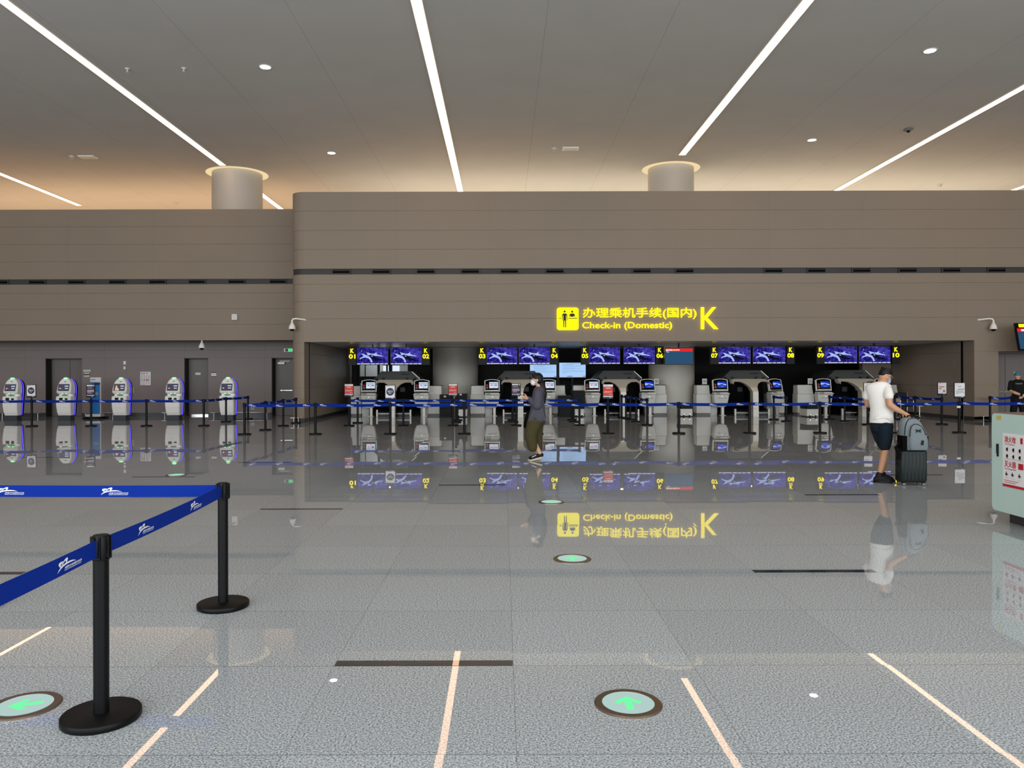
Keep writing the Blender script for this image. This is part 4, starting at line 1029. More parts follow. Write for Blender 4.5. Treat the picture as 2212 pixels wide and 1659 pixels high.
# front row
YF = 21.05
names = ['at its left end, where the row turns back to the pillar', 'in front of the left end of the counter opening', 'carrying the white EXIT notice', 'left of the walking woman', 'hidden behind the walking woman', 'carrying a red notice under the K 05 display',
         'in front of the right column', 'in front of the K 08 bag drop machine', 'in front of the K 09 terminal', 'hidden behind the man in the white shirt', 'with a white text notice and a paper tag', 'behind the mint green cabinet at the right edge']
fr = []
for k, px in enumerate((526, 679, 841, 1000.7, 1158, 1311, 1464, 1616.8, 1769, 1920, 2069.6, 2222)):
    fr.append(post(at(px, 0, YF).x-0.0, YF, 'front row belt post '+names[k], gF))
for k in range(len(fr)-1): belt(fr[k], fr[k+1], .02)
sign(fr[2], 'exit', .29, .40, .955); sign(fr[5], 'red', .30, .41, .955); sign(fr[10], 'text', .31, .43, .95)
G().box((-.035, -.04, .715), (.10, .012, .055), .002).build('paper_tag', 'paper', fr[10])
# row turning back from the left end of the front row to the corner pillar
XT = -7.03
tb = [post(XT, 22.75, 'second belt post going back from the left end of the front row', gL), post(XT, 24.6, 'third belt post going back from the left end of the front row', gL), post(XT+.03, 26.0, 'belt post touching the rounded corner pillar', gL)]
belt(fr[0], tb[0], .03); belt(tb[0], tb[1], .03); belt(tb[1], tb[2], .03)
# second row with its lanes back to the counters
YB = 24.55
sec = {}
for px, nm in ((752, 'carrying the leftmost red notice'), (869, 'just right of the EXIT notice'), (976.4, 'carrying the red notice left of the middle column'), (1112.5, 'carrying the dark icon notice beside the woman'), (1249.4, 'in front of the taller tray pile'), (1395.7, 'under the K 06 display'), (1872, 'with a white notice half hidden by the man'), (2032, 'with red lettered white notice right of the man')):
    sec[px] = post(at(px, 0, YB).x, YB, 'second row belt post '+nm, gB)
ks = list(sec)
for a, b in ((752, 869), (869, 976.4), (976.4, 1112.5), (1112.5, 1249.4)): belt(sec[a], sec[b], .012)
for px, kd in ((752, 'red'), (976.4, 'red'), (1112.5, 'icons'), (1872, 'redlines'), (2032, 'redtext')): sign(sec[px], kd, .30, .41, .94)
def lane(a, pts, nm, belts=True):
    pr = a; out = []
    for j, (x, y) in enumerate(pts):
        q = post(x, y, '%s belt post of the lane %s' % (('nearer', 'middle', 'farther', 'farthest')[j] if len(pts) > 1 else 'single', nm), gL); out.append(q)
        if belts: belt(pr, q, .02)
        pr = q
    return out
lane(sec[752], [(-4.92, 26.05)], 'behind the leftmost red notice')
lane(sec[976.4], [(-1.60, 26.3), (-1.62, 27.5)], 'behind the red notice left of the middle column', False)
lane(sec[1112.5], [(.36, 26.35), (.34, 27.5)], 'behind the dark icon notice', False)
lane(sec[1249.4], [(2.44, 26.4), (2.47, 27.5)], 'in front of the taller tray pile', False)
lane(sec[1395.7], [(4.57, 26.36), (4.57, 27.55), (4.56, 28.5), (4.48, 28.95)], 'running back beside the K 05 machine')
e = [post(9.66, 27.4, 'belt post in front of the turned K 08 terminal', gL), post(9.74, 26.4, 'belt post right of the turned K 08 terminal', gL)]; belt(e[1], e[0], .01)
lane(sec[1872], [(11.72, 26.35), (11.65, 27.4)], 'in front of the K 09 machine')
lane(sec[2032], [(14.0, 26.1), (13.98, 27.4)], 'in front of the alcove wall at right')
rt = [post(16.42, 25.9, 'belt post at the right corner of the counter opening', gL), post(17.15, 25.9, 'belt post in front of the right door', gL), post(18.9, 25.9, 'belt post behind the guard at the right edge', gL)]
belt(rt[0], rt[1], .03); belt(rt[1], rt[2], .02)
# row in front of the kiosks
kr = []
for px, nm in ((66.5, 'with the EXIT notice at far left'), (194.6, 'with the dark icon notice before the blue banner'), (314.2, 'between the third and fourth kiosk'), (438, 'where the kiosk row turns back'), ):
    kr.append(post(at(px, 0, 24.75).x, 24.75, 'kiosk row belt post '+nm, gK))
kr.append(post(at(486,0,26.9).x, 26.9, 'belt post in front of the rightmost kiosk', gK)); kr.append(post(at(533.6,0,28.5).x, 28.5, 'belt post behind and right of the rightmost kiosk', gK))
kl_ = post(at(-62, 0, 24.75).x, 24.75, 'kiosk row belt post outside the left frame edge', gK)
belt(kl_, kr[0], .012)
for k in range(5): belt(kr[k], kr[k+1], .012)
sign(kr[0], 'exit', .31, .42, .93); sign(kr[1], 'icons', .29, .42, .93)
# ================================================================ lit discs in the floor
def disc(p, rz, lb):
    t = thing('floor_guide_light', lb, 'floor light', p, rz, 'round green arrow lights set in the floor')
    G().lathe([(.166, .0), (.166, .004), (.160, .009), (.128, .009), (.127, .006)], 48, (0,0,0), 0, False).build('rim', 'bronze', t)
    G().lathe([(.1275, .002), (.1275, .0085)], 48).build('lens', 'disc', t)
    ar = [(-.018, -.085), (.018, -.085), (.018, .01), (.05, -.02), (.068, .005), (.0, .07), (-.068, .005), (-.05, -.02), (-.018, .01)]
    G().prism(ar, (0, 0, .0095), UX, UY, 0).build('arrow', 'arrow', t)
for px, py, rz, lb in ((1357, 1521, 0, 'large green arrow floor light in the right foreground'), (52, 1526, 1.9, 'green arrow floor light behind the nearest belt post'), (1236, 1208, 0, 'green arrow floor light below the reflected sign'), (1191, 1085, 0, 'small green arrow floor light in the middle distance'), (381, 1026.5, 1.6, 'tiny green arrow floor light in the left distance')):
    disc(fl(px, py), rz, lb)
# ================================================================ fire cabinet at the right edge
cx0 = 5.445; ya, yb = 6.75, 8.52; zt, zb = 1.185, .12
t = thing('fire_cabinet', 'mint green fire hydrant cabinet with red and white notice at the right edge', 'cabinet', (cx0+.35, (ya+yb)/2, 0))
B = Vector(t.location)
g = G(); oo = Vector((cx0-.025, yb, zb)); u_, v_ = Vector((0, -1, 0)), UZ
g.prism(rrect(0, 0, yb-ya, zt-zb, .055, 6), oo, u_, v_, .03)
dr = g.xf(Matrix.Translation(-B)).build('door', 'mint', t)
g = G().box((cx0+.37, (ya+yb)/2, (zt+zb)/2-.01), (.72, yb-ya-.03, zt-zb-.03), .02); g.xf(Matrix.Translation(-B)).build('body', 'mint', t)
g = G().box((cx0+.37, (ya+yb)/2, zt-.005), (.73, yb-ya-.02, .03), .008); g.xf(Matrix.Translation(-B)).build('top', 'rosewood', t)
g = G().box((cx0+.38, (ya+yb)/2-.03, .06), (.6, yb-ya-.22, .13)); g.xf(Matrix.Translation(-B)).build('plinth', 'skirt', t)
g = G(); g.box((cx0-.037, yb-.115, .80), (.022, .022, .11), .006); g.box((cx0-.034, yb-.115, .73), (.018, .02, .03), .005); g.xf(Matrix.Translation(-B)).build('handle', 'black', dr)
g = G().box((cx0-.027, yb-.13, zt-.045), (.004, .085, .045)); g.xf(Matrix.Translation(-B)).build('yellow_sticker', 'yellowcard', dr)
g = fire_notice(Vector((cx0-.0275, 8.33, .405)), u_, v_, .46, .575); g.xf(Matrix.Translation(-B)).build('notice', ['paper', 'redtxt', 'ink', 'pink'], dr)
# ================================================================ people
M['skin'] = P('skin', (196, 146, 112), .55, 0, .04, 30); M['skin2'] = P('skin_pale', (206, 164, 132), .55, 0, .04, 30)
M['hair'] = P('black_hair', (14, 12, 12), .5, 0, .3, 200, .3)
M['sweater'] = P('grey_sweater', (84, 82, 92), .9, 0, .12, 60, .1, .3); M['olive'] = P('olive_cotton', (74, 68, 44), .9, 0, .12, 40, .1, .3)
M['mask'] = P('white_mask', (232, 228, 230), .7); M['maskblue'] = P('blue_mask', (150, 188, 214), .7)
M['tee'] = P('white_cotton', (236, 230, 222), .85, 0, .03, 30, .1, .25); M['shorts'] = P('dark_shorts', (24, 34, 42), .8, 0, .15, 30, .15, .3)
M['shoe'] = P('black_shoe', (16, 15, 16), .6, 0, .2, 60, .3); M['sole'] = P('cream_sole', (206, 196, 168), .6)
M['uniform'] = P('black_uniform', (20, 20, 22), .8, 0, .15, 40, .2); M['cap'] = P('blue_cap', (58, 112, 142), .7, 0, .1, 60)
M['pack'] = P('heather_grey', (124, 132, 134), .9, 0, .1, 120, .1); M['case'] = P('dark_green_case', (26, 34, 32), .45, 0, .15, 30, .3)
def V3(*a): return Vector(a)
def hand(g, c, fd, nd, sd, s=1.0, curl=.6, mi=0):
    """palm centre c, finger direction fd, palm-facing direction nd, thumb side sd"""
    c, fd, nd, sd = Vector(c), Vector(fd).normalized(), Vector(nd).normalized(), Vector(sd).normalized()
    R = Matrix((sd, fd, nd)).transposed()
    g.sph(c, (.04*s, .046*s, .017*s), mi, 14, 8, R)
    for j, (off, ln) in enumerate(((.029, .068), (.010, .076), (-.010, .071), (-.028, .055))):
        b = c+sd*off*s+fd*.038*s; a1, a2, a3 = curl*.8, curl*1.9, curl*2.7
        d = lambda a: fd*math.cos(a)+nd*math.sin(a)
        p1 = b+d(a1)*ln*.45*s; p2 = p1+d(a2)*ln*.32*s; p3 = p2+d(a3)*ln*.25*s
        g.limb([b, p1, p2, p3], [.0098*s, .0092*s, .0085*s, .0078*s], mi)
    b = c+sd*.032*s-fd*.022*s; p1 = b+(sd*.75+fd*.5+nd*.35).normalized()*.034*s; p2 = p1+(fd*.75+nd*.6+sd*.1).normalized()*.03*s
    g.limb([b, p1, p2], [.013*s, .011*s, .009*s], mi)
def rings(lst, y=0.0, n=24):
    return [[(xc+rx*math.cos(2*PI*k/n), yc+ry*math.sin(2*PI*k/n), z) for k in range(n)] for z, xc, yc, rx, ry in lst]
# ---------------- woman walking to the left, looking at a phone
W0 = fl(1155, 995)
t = thing('person', 'person in grey sweater and olive culottes walking left with a phone and face mask', 'person', W0)
g = G()
g.sph((.045, 0, 1.545), (.092, .076, .108)); g.sph((-.008, 0, 1.478), (.055, .052, .06)); g.sph((-.052, 0, 1.522), (.02, .014, .02))
for s_ in (-1, 1): g.sph((.05, s_*.075, 1.52), (.02, .011, .031))
g.limb([(.06, 0, 1.49), (.09, 0, 1.36)], [.05, .05]); g.limb([(.085, 0, 1.26), (.075, 0, 1.05), (.06, 0, .88)], [.085, .09, .10])
g.limb([(.07, -.12, 1.27), (.035, -.2, 1.06), (-.09, -.13, 1.165)], [.055, .045, .03]); g.limb([(.07, .12, 1.27), (.0, .18, 1.06), (-.1, .06, 1.17)], [.055, .045, .03])
g.cap((-.09, -.13, 1.165), (-.14, -.10, 1.18), .027, .024); g.cap((-.1, .06, 1.17), (-.15, .0, 1.19), .027, .024)
hand(g, (-.165, -.085, 1.185), (-1, .45, .15), (.2, .7, .6), (-.2, -.3, .9), 1.0, .5)
hand(g, (-.175, .005, 1.195), (-1, -.35, .2), (.1, -.7, .6), (-.2, .3, .9), 1.0, .5)
g.limb([(.05, -.08, .86), (-.09, -.08, .49), (.09, -.075, .16)], [.09, .06, .038]); g.limb([(.09, -.075, .16), (.11, -.075, .11), (-.06, -.075, .05)], [.038, .036, .03])
g.limb([(.05, .08, .86), (.03, .08, .47), (.06, .08, .1)], [.09, .06, .038]); g.limb([(.06, .08, .1), (.07, .08, .06), (-.08, .08, .035)], [.038, .036, .028])
remesh(g, 'body', 'skin2', t, .0058, 3)
g = G(); g.loft(rings([(1.40, .088, 0, .066, .068), (1.385, .088, 0, .08, .09), (1.35, .083, 0, .10, .14), (1.30, .075, 0, .105, .175), (1.18, .065, 0, .115, .19), (1.0, .06, 0, .135, .195), (.86, .05, 0, .16, .205), (.735, .04, 0, .178, .205)]), 0)
g.limb([(.06, -.165, 1.275), (.05, -.215, 1.15), (.04, -.215, 1.055), (-.085, -.14, 1.155)], [.085, .088, .085, .05]); g.limb([(.06, .165, 1.275), (.03, .21, 1.15), (.01, .2, 1.06), (-.095, .08, 1.165)], [.085, .088, .085, .05])
for k in range(7): g.limb([(-.11+.05*k, -.17-.03*(k % 2), .76), (-.02+.025*k, -.185, 1.02)], [.02, .012])
remesh(g, 'sweater', 'sweater', t, .010, 4)
g = G(); g.loft(rings([(.88, .055, 0, .15, .18), (.80, .045, 0, .17, .19), (.70, .03, 0, .17, .18)]), 0)
g.limb([(.0, -.085, .74), (-.075, -.085, .50), (-.06, -.08, .36), (-.04, -.08, .27)], [.145, .118, .106, .098]); g.limb([(.055, .08, .74), (.065, .08, .5), (.07, .08, .24)], [.125, .095, .078])
remesh(g, 'culottes', 'olive', t, .010, 4)
g = G(); g.sph((.06, 0, 1.572), (.104, .087, .094)); g.sph((.09, 0, 1.52), (.075, .084, .09)); g.limb([(.125, 0, 1.47), (.165, -.02, 1.38), (.185, -.03, 1.25), (.185, -.03, 1.10)], [.055, .05, .048, .026]); g.sph((0, 0, 1.61), (.05, .07, .045))
remesh(g, 'hair', 'hair', t, .008, 3)
g = G(); g.sph((-.022, 0, 1.475), (.054, .06, .058), 0, 20, 14); g.tube([(-.02, -.055, 1.50), (.02, -.074, 1.53), (.06, -.08, 1.535)], .004, 6); g.tube([(-.02, -.055, 1.45), (.03, -.072, 1.485), (.06, -.08, 1.51)], .004, 6); g.build('face_mask', 'mask', t)
g = G(); g.lathe([(.05, -.012), (.056, 0), (.05, .012)], 20); g.xf(Matrix.Translation((.135, 0, 1.452)) @ Matrix.Rotation(.6, 4, 'Y')); g.build('hair_tie', 'mask', t)
for s_ in (-1, 1): G().sph((-.036, s_*.036, 1.553), (.010, .014, .008), 0, 10, 8).build('eye', 'hair', t)
for s_, dz, hx, tx, hz, tz in ((-1, 0, .125, -.085, .085, .028), (1, 0, .10, -.10, .03, .022)):
    y = s_*.078; g = G(); g.limb([(hx, y, hz+.03), (hx-.09, y, (hz+tz)/2+.035), (tx+.02, y, tz+.018)], [.042, .042, .034])
    sh = remesh(g, 'shoe', 'shoe', t, .008, 3)
    g = G(); pts = rrect(-.128, -.045, .128, .045, .044, 5); a_ = math.atan2(hz-tz, hx-tx)
    g.prism(pts, (0, 0, .012), UX, UY, .026); g.xf(Matrix.Translation(((hx+tx)/2, y, (hz+tz)/2-.012)) @ Matrix.Rotation(-a_, 4, 'Y')); g.build('sole', 'sole', sh)
    g = G(); g.box((0, 0, .042), (.09, .086, .012), .004); g.xf(Matrix.Translation(((hx+tx)/2-.02, y, (hz+tz)/2)) @ Matrix.Rotation(-a_-.15, 4, 'Y')); g.build('laces', 'mask', sh)
t2 = thing('phone', 'white phone in the hands of the walking woman', 'phone', W0+V3(-.205, -.04, 1.205))
g = G().box((0, 0, 0), (.145, .075, .009), .003); g.xf(Matrix.Rotation(math.radians(14), 4, 'Y')); g.build('case', 'white2', t2)
g = G().box((0, 0, .0052), (.13, .068, .001)); g.xf(Matrix.Rotation(math.radians(14), 4, 'Y')); g.build('screen', 'black_gloss', t2)
t2 = thing('shoulder_bag', 'black bag hanging on the far side of the walking woman', 'bag', W0+V3(-.10, .28, .60))
g = G(); g.loft(rings([(0, 0, 0, .09, .03), (.02, 0, 0, .10, .05), (.15, .01, 0, .10, .055), (.30, .03, 0, .075, .035), (.32, .03, 0, .07, .02)], 0, 20), 0); g.build('pouch', 'black_matt', t2)
G().tube([(.0, 0, .30), (.05, -.02, .45), (.12, -.04, .60), (.17, -.05, .72)], .012, 8).build('strap', 'black_matt', t2)
# ---------------- man in a white T-shirt holding the suitcase handle
M0 = fl(1905, 1042)
t = thing('person', 'person in white T-shirt and dark shorts with a hand on the suitcase handle', 'person', M0, -math.atan2(M0.x, M0.y))
t.scale = (.9, .95, 1); MW = Matrix.Translation(M0) @ Matrix.Rotation(-math.atan2(M0.x, M0.y), 4, 'Z') @ Matrix.Diagonal((.9, .95, 1, 1))
fw = Vector((.82, .57, 0)); sdv = Vector((.57, -.82, 0)); HR = Matrix.Rotation(math.atan2(fw.y, fw.x), 3, 'Z') @ Matrix.Rotation(math.radians(16), 3, 'Y')
hc = V3(.052, .02, 1.59); H_ = lambda x, y, z: hc+HR @ Vector((x, y, z))
g = G(); g.sph(hc, (.100, .080, .112), 0, 18, 12, HR); g.sph(H_(.045, 0, -.062), (.055, .055, .058), 0, 16, 10, HR); g.sph(H_(.102, 0, -.022), (.02, .015, .022), 0, 12, 8, HR)
for s_ in (-1, 1): g.sph(H_(-.005, s_*.080, -.018), (.022, .011, .033), 0, 12, 8, HR)
g.limb([(-.03, 0, 1.44), (.0, .005, 1.50), (.035, .012, 1.545)], [.075, .062, .062])
g.limb([(-.03, 0, 1.34), (-.01, 0, 1.1), (0, 0, .88)], [.09, .09, .10]); g.limb([(-.17, .03, 1.39), (-.03, 0, 1.39), (.08, -.04, 1.39)], [.05, .06, .05])
g.limb([(.08, -.05, 1.375), (.10, -.12, 1.27), (.115, -.15, 1.17), (.20, -.15, 1.11), (.32, -.11, 1.048)], [.046, .058, .052, .046, .031]); g.cap((.32, -.11, 1.048), (.355, -.10, 1.03), .029, .029)
g.limb([(-.17, .03, 1.375), (-.225, .06, 1.27), (-.215, .10, 1.16), (-.10, .28, 1.12)], [.046, .054, .047, .032])
hand(g, (.375, -.105, 1.022), (.25, -.75, -.55), (-.1, .55, -.8), (-.95, -.2, .1), 1.05, .85)
hand(g, (-.05, .35, 1.12), (.6, .8, 0), (0, 0, -1), (.7, -.6, 0), 1.0, .4)
g.limb([(.04, -.07, .8), (.05, -.06, .48), (.022, -.055, .35), (-.035, -.05, .13)], [.09, .058, .060, .038]); g.limb([(-.05, .08, .8), (.03, .09, .48), (.03, .10, .35), (.01, .10, .13)], [.09, .056, .058, .037])
g.limb([(-.035, -.05, .13), (-.05, -.05, .06), (.06, -.058, .04)], [.038, .034, .02]); g.limb([(.01, .10, .13), (.0, .10, .06), (.10, .115, .04)], [.038, .034, .02])
remesh(g, 'body', 'skin', t, .0058, 3)
g = G(); g.loft(rings([(1.505, -.015, .0, .072, .066), (1.485, -.03, 0, .13, .085), (1.455, -.045, 0, .185, .105), (1.40, -.045, 0, .20, .12), (1.28, -.025, 0, .185, .125), (1.10, -.004, 0, .172, .125), (.96, -.002, 0, .182, .132), (.89, -.002, 0, .187, .136)]), 0)
g.limb([(.06, -.03, 1.405), (.09, -.075, 1.36), (.100, -.115, 1.30)], [.07, .076, .079]); g.limb([(-.16, .02, 1.405), (-.2, .04, 1.36), (-.222, .06, 1.29)], [.066, .07, .072])
for k in range(4): g.limb([(-.13+.03*k, -.128, .95+.018*k), (.02+.03*k, -.132, .98), (.14, -.10, .94-.01*k)], [.008, .012, .008])
remesh(g, 't_shirt', 'tee', t, .009, 4)
g = G(); g.loft(rings([(.90, -.0, 0, .165, .12), (.84, 0, 0, .18, .13), (.76, .005, 0, .165, .13)]), 0)
g.limb([(.05, -.06, .80), (.055, -.06, .64), (.045, -.055, .55)], [.125, .105, .088]); g.limb([(-.06, .07, .80), (-.005, .08, .64), (.03, .09, .55)], [.115, .105, .088])
remesh(g, 'shorts', 'shorts', t, .009, 4)
g = G(); g.sph(H_(-.008, 0, .052), (.102, .085, .073), 0, 18, 12, HR); g.sph(H_(.05, 0, .075), (.06, .066, .05), 0, 16, 10, HR); g.sph(H_(-.06, 0, .02), (.052, .072, .05), 0, 16, 10, HR)
for k in range(16): a = k*.7; g.sph(H_(.07*math.cos(a), .06*math.sin(a), .10+.012*math.sin(a*3)), (.03, .02, .02), 0, 8, 6, HR)
remesh(g, 'hair', 'hair', t, .008, 3)
g = G(); g.sph(H_(.058, 0, -.062), (.052, .058, .048), 0, 16, 10, HR)
for s_ in (-1, 1): g.tube([H_(.06, s_*.05, -.04), H_(.03, s_*.075, -.03), H_(-.01, s_*.088, -.01)], .004, 6); g.tube([H_(.06, s_*.05, -.08), H_(.02, s_*.074, -.06), H_(-.01, s_*.088, -.04)], .004, 6)
g.build('face_mask', 'maskblue', t)
g = G()
for s_ in (-1, 1):
    g.tube([H_(.098, s_*.034, .008)+HR @ Vector((0, .026*math.cos(a), .02*math.sin(a))) for a in [2*PI*j/14 for j in range(15)]], .003, 6); g.tube([H_(.095, s_*.06, .01), H_(.04, s_*.082, .006), H_(-.02, s_*.088, -.0)], .003, 6)
g.build('glasses', 'grey', t)
for s_ in (-1, 1): G().sph(H_(.086, s_*.033, .008), (.01, .014, .008), 0, 10, 8, HR).build('eye', 'hair', t)
for y, hx, tx, ax in ((-.053, -.085, .145, -.035), (.105, -.04, .18, .01)):
    g = G(); g.limb([(ax, y, .125), (hx+.03, y, .06)], [.05, .05]); g.limb([(hx, y, .05), ((hx+tx)/2, y, .062), (tx-.03, y, .04)], [.046, .05, .036])
    g.sph(((hx+tx)/2, y, .02), ((tx-hx)/2+.03, .05, .02)); sh = remesh(g, 'shoe', 'shoe', t, .008, 3)
    g = G().prism(rrect(hx-.045, y-.046, tx+.012, y+.046, .044, 5), (0, 0, .018), UX, UY, .018); g.build('sole', 'black', sh)
# suitcase, backpack
S0 = fl(1968, 1047.5); rz = math.radians(-3)
t = thing('suitcase', 'dark green hard shell suitcase on wheels beside the man in the white shirt', 'suitcase', S0, rz)
g = G(); W, D = .385, .22
g.loft([[(x, y, z) for x, y in rrect(-W/2+i, -D/2+i, W/2-i, D/2-i, .05, 5)] for z, i in ((.045, .03), (.055, .01), (.075, 0), (.49, 0), (.51, .01), (.518, .03))], 0, True)
for k in range(6): g.box((-.13+.052*k, -D/2, .28), (.018, .008, .38), .003)
g.build('shell', 'case', t)
G().box((-W/2-.003, 0, .3), (.012, .1, .03), .005).build('side_handle', 'black', t)
G().box((0, 0, .28), (W+.004, .012, .44), .004).build('zip_band', 'black', t)
for sx in (-1, 1):
    for sy in (-1, 1):
        wb = G().tube([(sx*.14-.02, sy*.075, .024), (sx*.14+.02, sy*.075, .024)], .024, 16).build('wheel', 'grey', t); G().box((sx*.14, sy*.075, .045), (.05, .04, .025), .006).build('wheel_fork', 'black', wb)
hg = MW @ Vector((.375, -.105, 1.022))-S0; hg = Matrix.Rotation(-rz, 3, 'Z') @ hg; hx_, hy_, hz_ = hg.x, hg.y+.0, hg.z-.024
g = G()
for s_ in (-1, 1): g.tube([(s_*.07+.0, .092, .50), (s_*.07, .092, hz_-.03)], .008, 8)
ph = g.build('telescopic_handle', 'black', t)
G().tube([(-.09, .085, hz_-.03), (-.085, .08, hz_-.004), (-.07, .05, hz_), (-.05, hy_, hz_), (.11, hy_, hz_), (.12, .05, hz_), (.10, .085, hz_-.02)], .0135, 10).build('grip', 'black', ph)
t = thing('backpack', 'grey backpack with black pockets standing on the suitcase', 'backpack', S0+V3(.0, -.055, .519), rz)
L = [(0, .15, .09, .0), (.012, .168, .105, .0), (.10, .178, .115, -.004), (.22, .172, .11, -.015), (.33, .158, .10, -.03), (.40, .138, .085, -.042), (.445, .11, .065, -.052), (.468, .07, .04, -.058)]
def bring(sc_=1.0, dy=0.0, lo=0, hi=8, ex=1.0): return [[(x+xo, y+dy, z*ex) for x, y in rrect(-hw*sc_, -hd, hw*sc_, hd, min(hw*sc_, hd)*.8, 5)] for z, hw, hd, xo in L[lo:hi]]
G().loft(bring(), 0, True).build('main_compartment', 'pack', t)
def zc(pts, r=.006): return G().tube(pts, r, 8)
fp = [[(x+xo, y-.085, z) for x, y in rrect(-hw, -hd, hw, hd, hd*.8, 5)] for z, hw, hd, xo in ((.006, .115, .045, .03), (.03, .135, .06, .03), (.15, .138, .065, .022), (.27, .122, .055, .008), (.34, .095, .04, -.004), (.375, .055, .02, -.012))]
fpo = G().loft(fp, 0, True).build('front_pocket', 'pack', t)
G().tube([(-.115, -.148, .20), (-.105, -.142, .28), (-.08, -.125, .345), (-.035, -.108, .378), (.02, -.108, .376), (.065, -.122, .34), (.10, -.14, .27), (.115, -.145, .22)], .0055, 8).build('zip', 'black', fpo)
G().tube([(-.165, -.10, .22), (-.155, -.10, .33), (-.13, -.085, .40), (-.085, -.06, .45), (-.02, -.05, .462), (.04, -.06, .435)], .006, 8).build('zip', 'black', t)
G().tube([(-.16, .0, .24), (-.15, .0, .34), (-.125, .0, .42), (-.09, .0, .458)], .007, 8).build('zip', 'black', t)
g = G(); o = Vector((.008, -.1485, .285))
for sg in (1, -1):
    pts = []
    for k in range(13): a = PI*k/12; pts.append((.036*math.cos(a), sg*(.020-.026*math.sin(a))))
    for k in range(13): a = PI*(12-k)/12; pts.append((.022*math.cos(a), sg*(.026-.018*math.sin(a))))
    g.prism(pts, o+Vector((0, -.003*(1 if sg > 0 else 1.4), 0)), UX, UZ, .004)
g.xf(Matrix.Translation((0, 0, 0))); g.build('emblem', 'black', fpo)
G().box((.06, -.158, .115), (.032, .012, .066), .003, 0, Matrix.Rotation(math.radians(8), 3, 'Y')).build('rubber_patch', 'black', fpo)
g = G(); g.loft([[(-.172+x, y, z) for x, y in ((-.018, -.09), (.03, -.13), (.05, .09), (-.012, .09))] for z in (.004, .21)], 0, False); g.build('side_pocket', 'black_matt', t)
g = G(); g.loft([[(.165+x, y, z) for x, y in ((-.03, -.09), (.025, -.06), (.025, .07), (-.03, .09))] for z in (.02, .20)], 0, False); g.build('side_pocket', 'black_matt', t)
G().tube([(-.185, -.02, .14), (-.22, -.03, .08), (-.265, -.04, .03), (-.255, -.05, -.0), (-.22, -.05, -.05), (-.235, -.05, -.14)], [.016, .018, .02, .018, .02, .026], 8).build('strap', 'black_matt', t)
G().tube([(-.18, -.03, .06), (-.215, -.06, .0), (-.235, -.06, -.09)], .014, 8).build('strap', 'black_matt', t)
G().tube([(-.09, -.0, .46), (-.075, -.01, .495), (-.03, -.01, .495), (-.015, 0, .46)], .012, 8).build('top_handle', 'black', t)
t = thing('bottle', 'bottle with red cap in the right side pocket of the backpack', 'bottle', S0+V3(.178, -.045, .545))
G().lathe([(.03, 0), (.033, .01), (.033, .17), (.015, .195)], 16).build('body', 'white', t); G().lathe([(.02, .19), (.02, .225)], 14).build('cap', 'redtxt', t)
# ---------------- guard seen from behind at the right edge
p = at(2199.5, 900, 22.0); t = thing('person', 'person in black uniform and blue cap seen from behind at the right edge', 'person', (p.x, 22.0, 0), -math.atan2(p.x, 22.0))
t.scale = (.86, .95, 1)
g = G(); g.sph((-.02, .03, 1.56), (.078, .095, .105)); g.sph((-.045, .07, 1.50), (.05, .055, .055)); g.limb([(0, .02, 1.38), (-.01, .02, 1.50)], [.06, .055])
for s_ in (-1, 1): g.sph((-.02+s_*.08, .03, 1.55), (.011, .022, .03))
g.sph((-.075, .115, 1.54), (.016, .016, .018))
g.limb([(0, 0, 1.32), (0, 0, .88)], [.09, .10]); g.limb([(-.18, 0, 1.35), (.18, 0, 1.35)], [.05, .05])
g.limb([(-.2, 0, 1.36), (-.215, -.03, 1.12), (-.10, -.15, 1.08), (.12, -.19, 1.0)], [.055, .048, .044, .03]); g.limb([(.2, 0, 1.36), (.25, -.03, 1.1), (.13, -.16, .97)], [.055, .048, .034])
hand(g, (.16, -.19, .98), (.8, 0, -.3), (0, 1, 0), (0, 0, 1), 1.0, .6); hand(g, (.10, -.165, .95), (-.8, -.1, -.2), (0, 1, 0), (0, 0, 1), 1.0, .6)
for s_ in (-1, 1): g.limb([(s_*.10, 0, .85), (s_*.15, .0, .45), (s_*.18, 0, .09)], [.08, .055, .04]); g.limb([(s_*.18, 0, .09), (s_*.183, .06, .05)], [.034, .02])
remesh(g, 'body', 'skin2', t, .0065, 3)
g = G(); g.loft(rings([(1.46, 0, .01, .07, .065), (1.425, 0, 0, .15, .09), (1.38, 0, 0, .215, .11), (1.2, 0, 0, .2, .125), (1.0, 0, 0, .18, .12), (.84, 0, 0, .19, .125)]), 0)
g.limb([(-.2, 0, 1.36), (-.225, -.01, 1.19)], [.075, .078]); g.limb([(.2, 0, 1.36), (.235, -.01, 1.19)], [.075, .078]); sh = remesh(g, 'shirt', 'uniform', t, .011, 4)
g = G()
for k, (x, w_) in enumerate(((-.085, .03), (-.045, .03), (-.005, .035), (.035, .03), (.075, .03))): g.box((x+.03, -.118, 1.335), (w_, .006, .03))
g.build('back_print', 'grey', sh); G().sph((-.29, -.03, 1.28), (.012, .035, .04)).build('sleeve_patch', 'grey', sh)
g = G(); g.loft(rings([(.92, 0, 0, .175, .12), (.82, 0, 0, .19, .13), (.76, 0, 0, .17, .12)]), 0)
for s_ in (-1, 1): g.limb([(s_*.10, 0, .78), (s_*.15, 0, .45), (s_*.18, 0, .12)], [.115, .095, .085])
remesh(g, 'trousers', 'uniform', t, .011, 4)
g = G(); g.sph((-.02, .03, 1.60), (.092, .108, .085)); g.sph((-.07, .14, 1.59), (.07, .07, .014)); remesh(g, 'cap', 'cap', t, .008, 2)
G().sph((-.085, .055, 1.645), (.04, .05, .03)).build('cap_front', 'white', t)
G().tube([(.09, -.225, 1.01), (.075, -.15, 1.03)], .036, 14).build('watch', 'black', t)
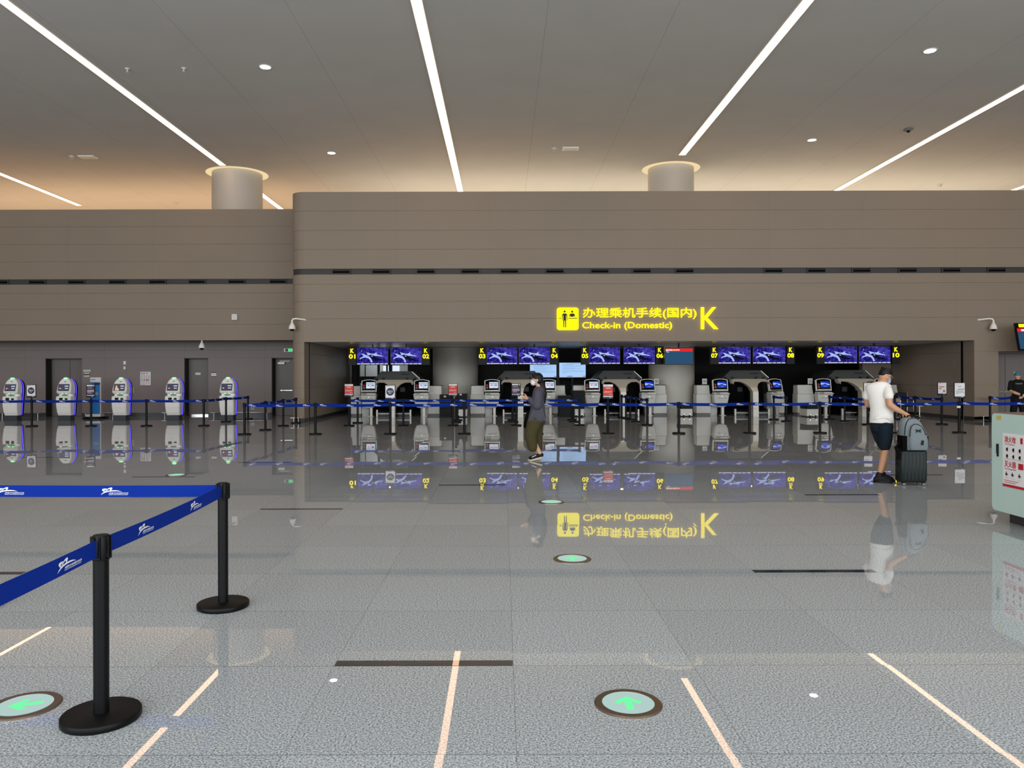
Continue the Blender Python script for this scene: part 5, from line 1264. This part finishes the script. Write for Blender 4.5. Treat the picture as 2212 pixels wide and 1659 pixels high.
for s_ in (-1, 1): g = G(); g.limb([(s_*.18, -.03, .05), (s_*.19, .15, .04)], [.05, .042]); g.sph((s_*.185, .06, .015), (.055, .14, .016)); remesh(g, 'shoe', 'shoe', t, .009, 3)
# ---------------- wheelchair parked against the alcove wall behind the backpack
p = at(1962, 900, 27.6); t = thing('wheelchair', 'parked wheelchair with tan armrest half hidden behind the backpack', 'wheelchair', (p.x-.02, 27.75, 0))
G().box((-.05, 0, .47), (.44, .42, .05), .015).build('seat', 'black', t); G().box((-.05, .22, .72), (.42, .04, .44), .015).build('backrest', 'black', t)
for s_, m in ((-1, 'tan'), (1, 'black')): G().box((-.05+s_*.25 - (.11 if s_ < 0 else 0), -.05, .68), (.24 if s_ < 0 else .06, .34, .03 if s_ > 0 else .14), .012).build('armrest', m, t)
g = G()
for s_ in (-1, 1):
    x = -.05+s_*.23
    g.tube([(x, .26, .98), (x, .22, .94), (x, .22, .30)], .012, 8); g.tube([(x, -.2, .66), (x, -.22, .28), (x+.02, -.32, .14)], .012, 8); g.tube([(x, .22, .66), (x, -.2, .66)], .012, 8); g.tube([(x, .22, .3), (x, -.22, .28)], .012, 8)
g.build('frame', 'chrome', t)
for s_ in (-1, 1):
    x = -.05+s_*.28
    g = G(); g.tube([(x, .14+.29*math.cos(a), .30+.29*math.sin(a)) for a in [2*PI*j/32 for j in range(33)]], .011, 8); w_ = g.build('wheel', 'black', t)
    g = G(); g.tube([(x+s_*.03, .14+.25*math.cos(a), .30+.25*math.sin(a)) for a in [2*PI*j/32 for j in range(33)]], .007, 8); g.build('hand_rim', 'chrome', w_)
    g = G(); g.tube([(x, -.2+.07*math.cos(a), .075+.07*math.sin(a)) for a in [2*PI*j/18 for j in range(19)]], .014, 8); g.build('caster', 'grey', t)
    G().box((-.05+s_*.12, -.36, .13), (.17, .1, .014), .004).build('footrest', 'chrome', t)
t = thing('stool', 'chrome stool with curved foot right of the wheelchair', 'stool', (at(1984, 0, 28.2).x, 28.2, 0))
G().lathe([(.11, .42), (.12, .43), (.12, .45), (.10, .46)], 24).build('seat', 'silver', t); G().lathe([(.02, .05), (.02, .43)], 14).build('pole', 'chrome', t)
g = G()
for a in (0.2, 2.3, 4.4): g.tube([(0, 0, .09), (.12*math.cos(a), .12*math.sin(a), .085), (.2*math.cos(a), .2*math.sin(a), .02)], .013, 8)
g.build('foot', 'chrome', t)
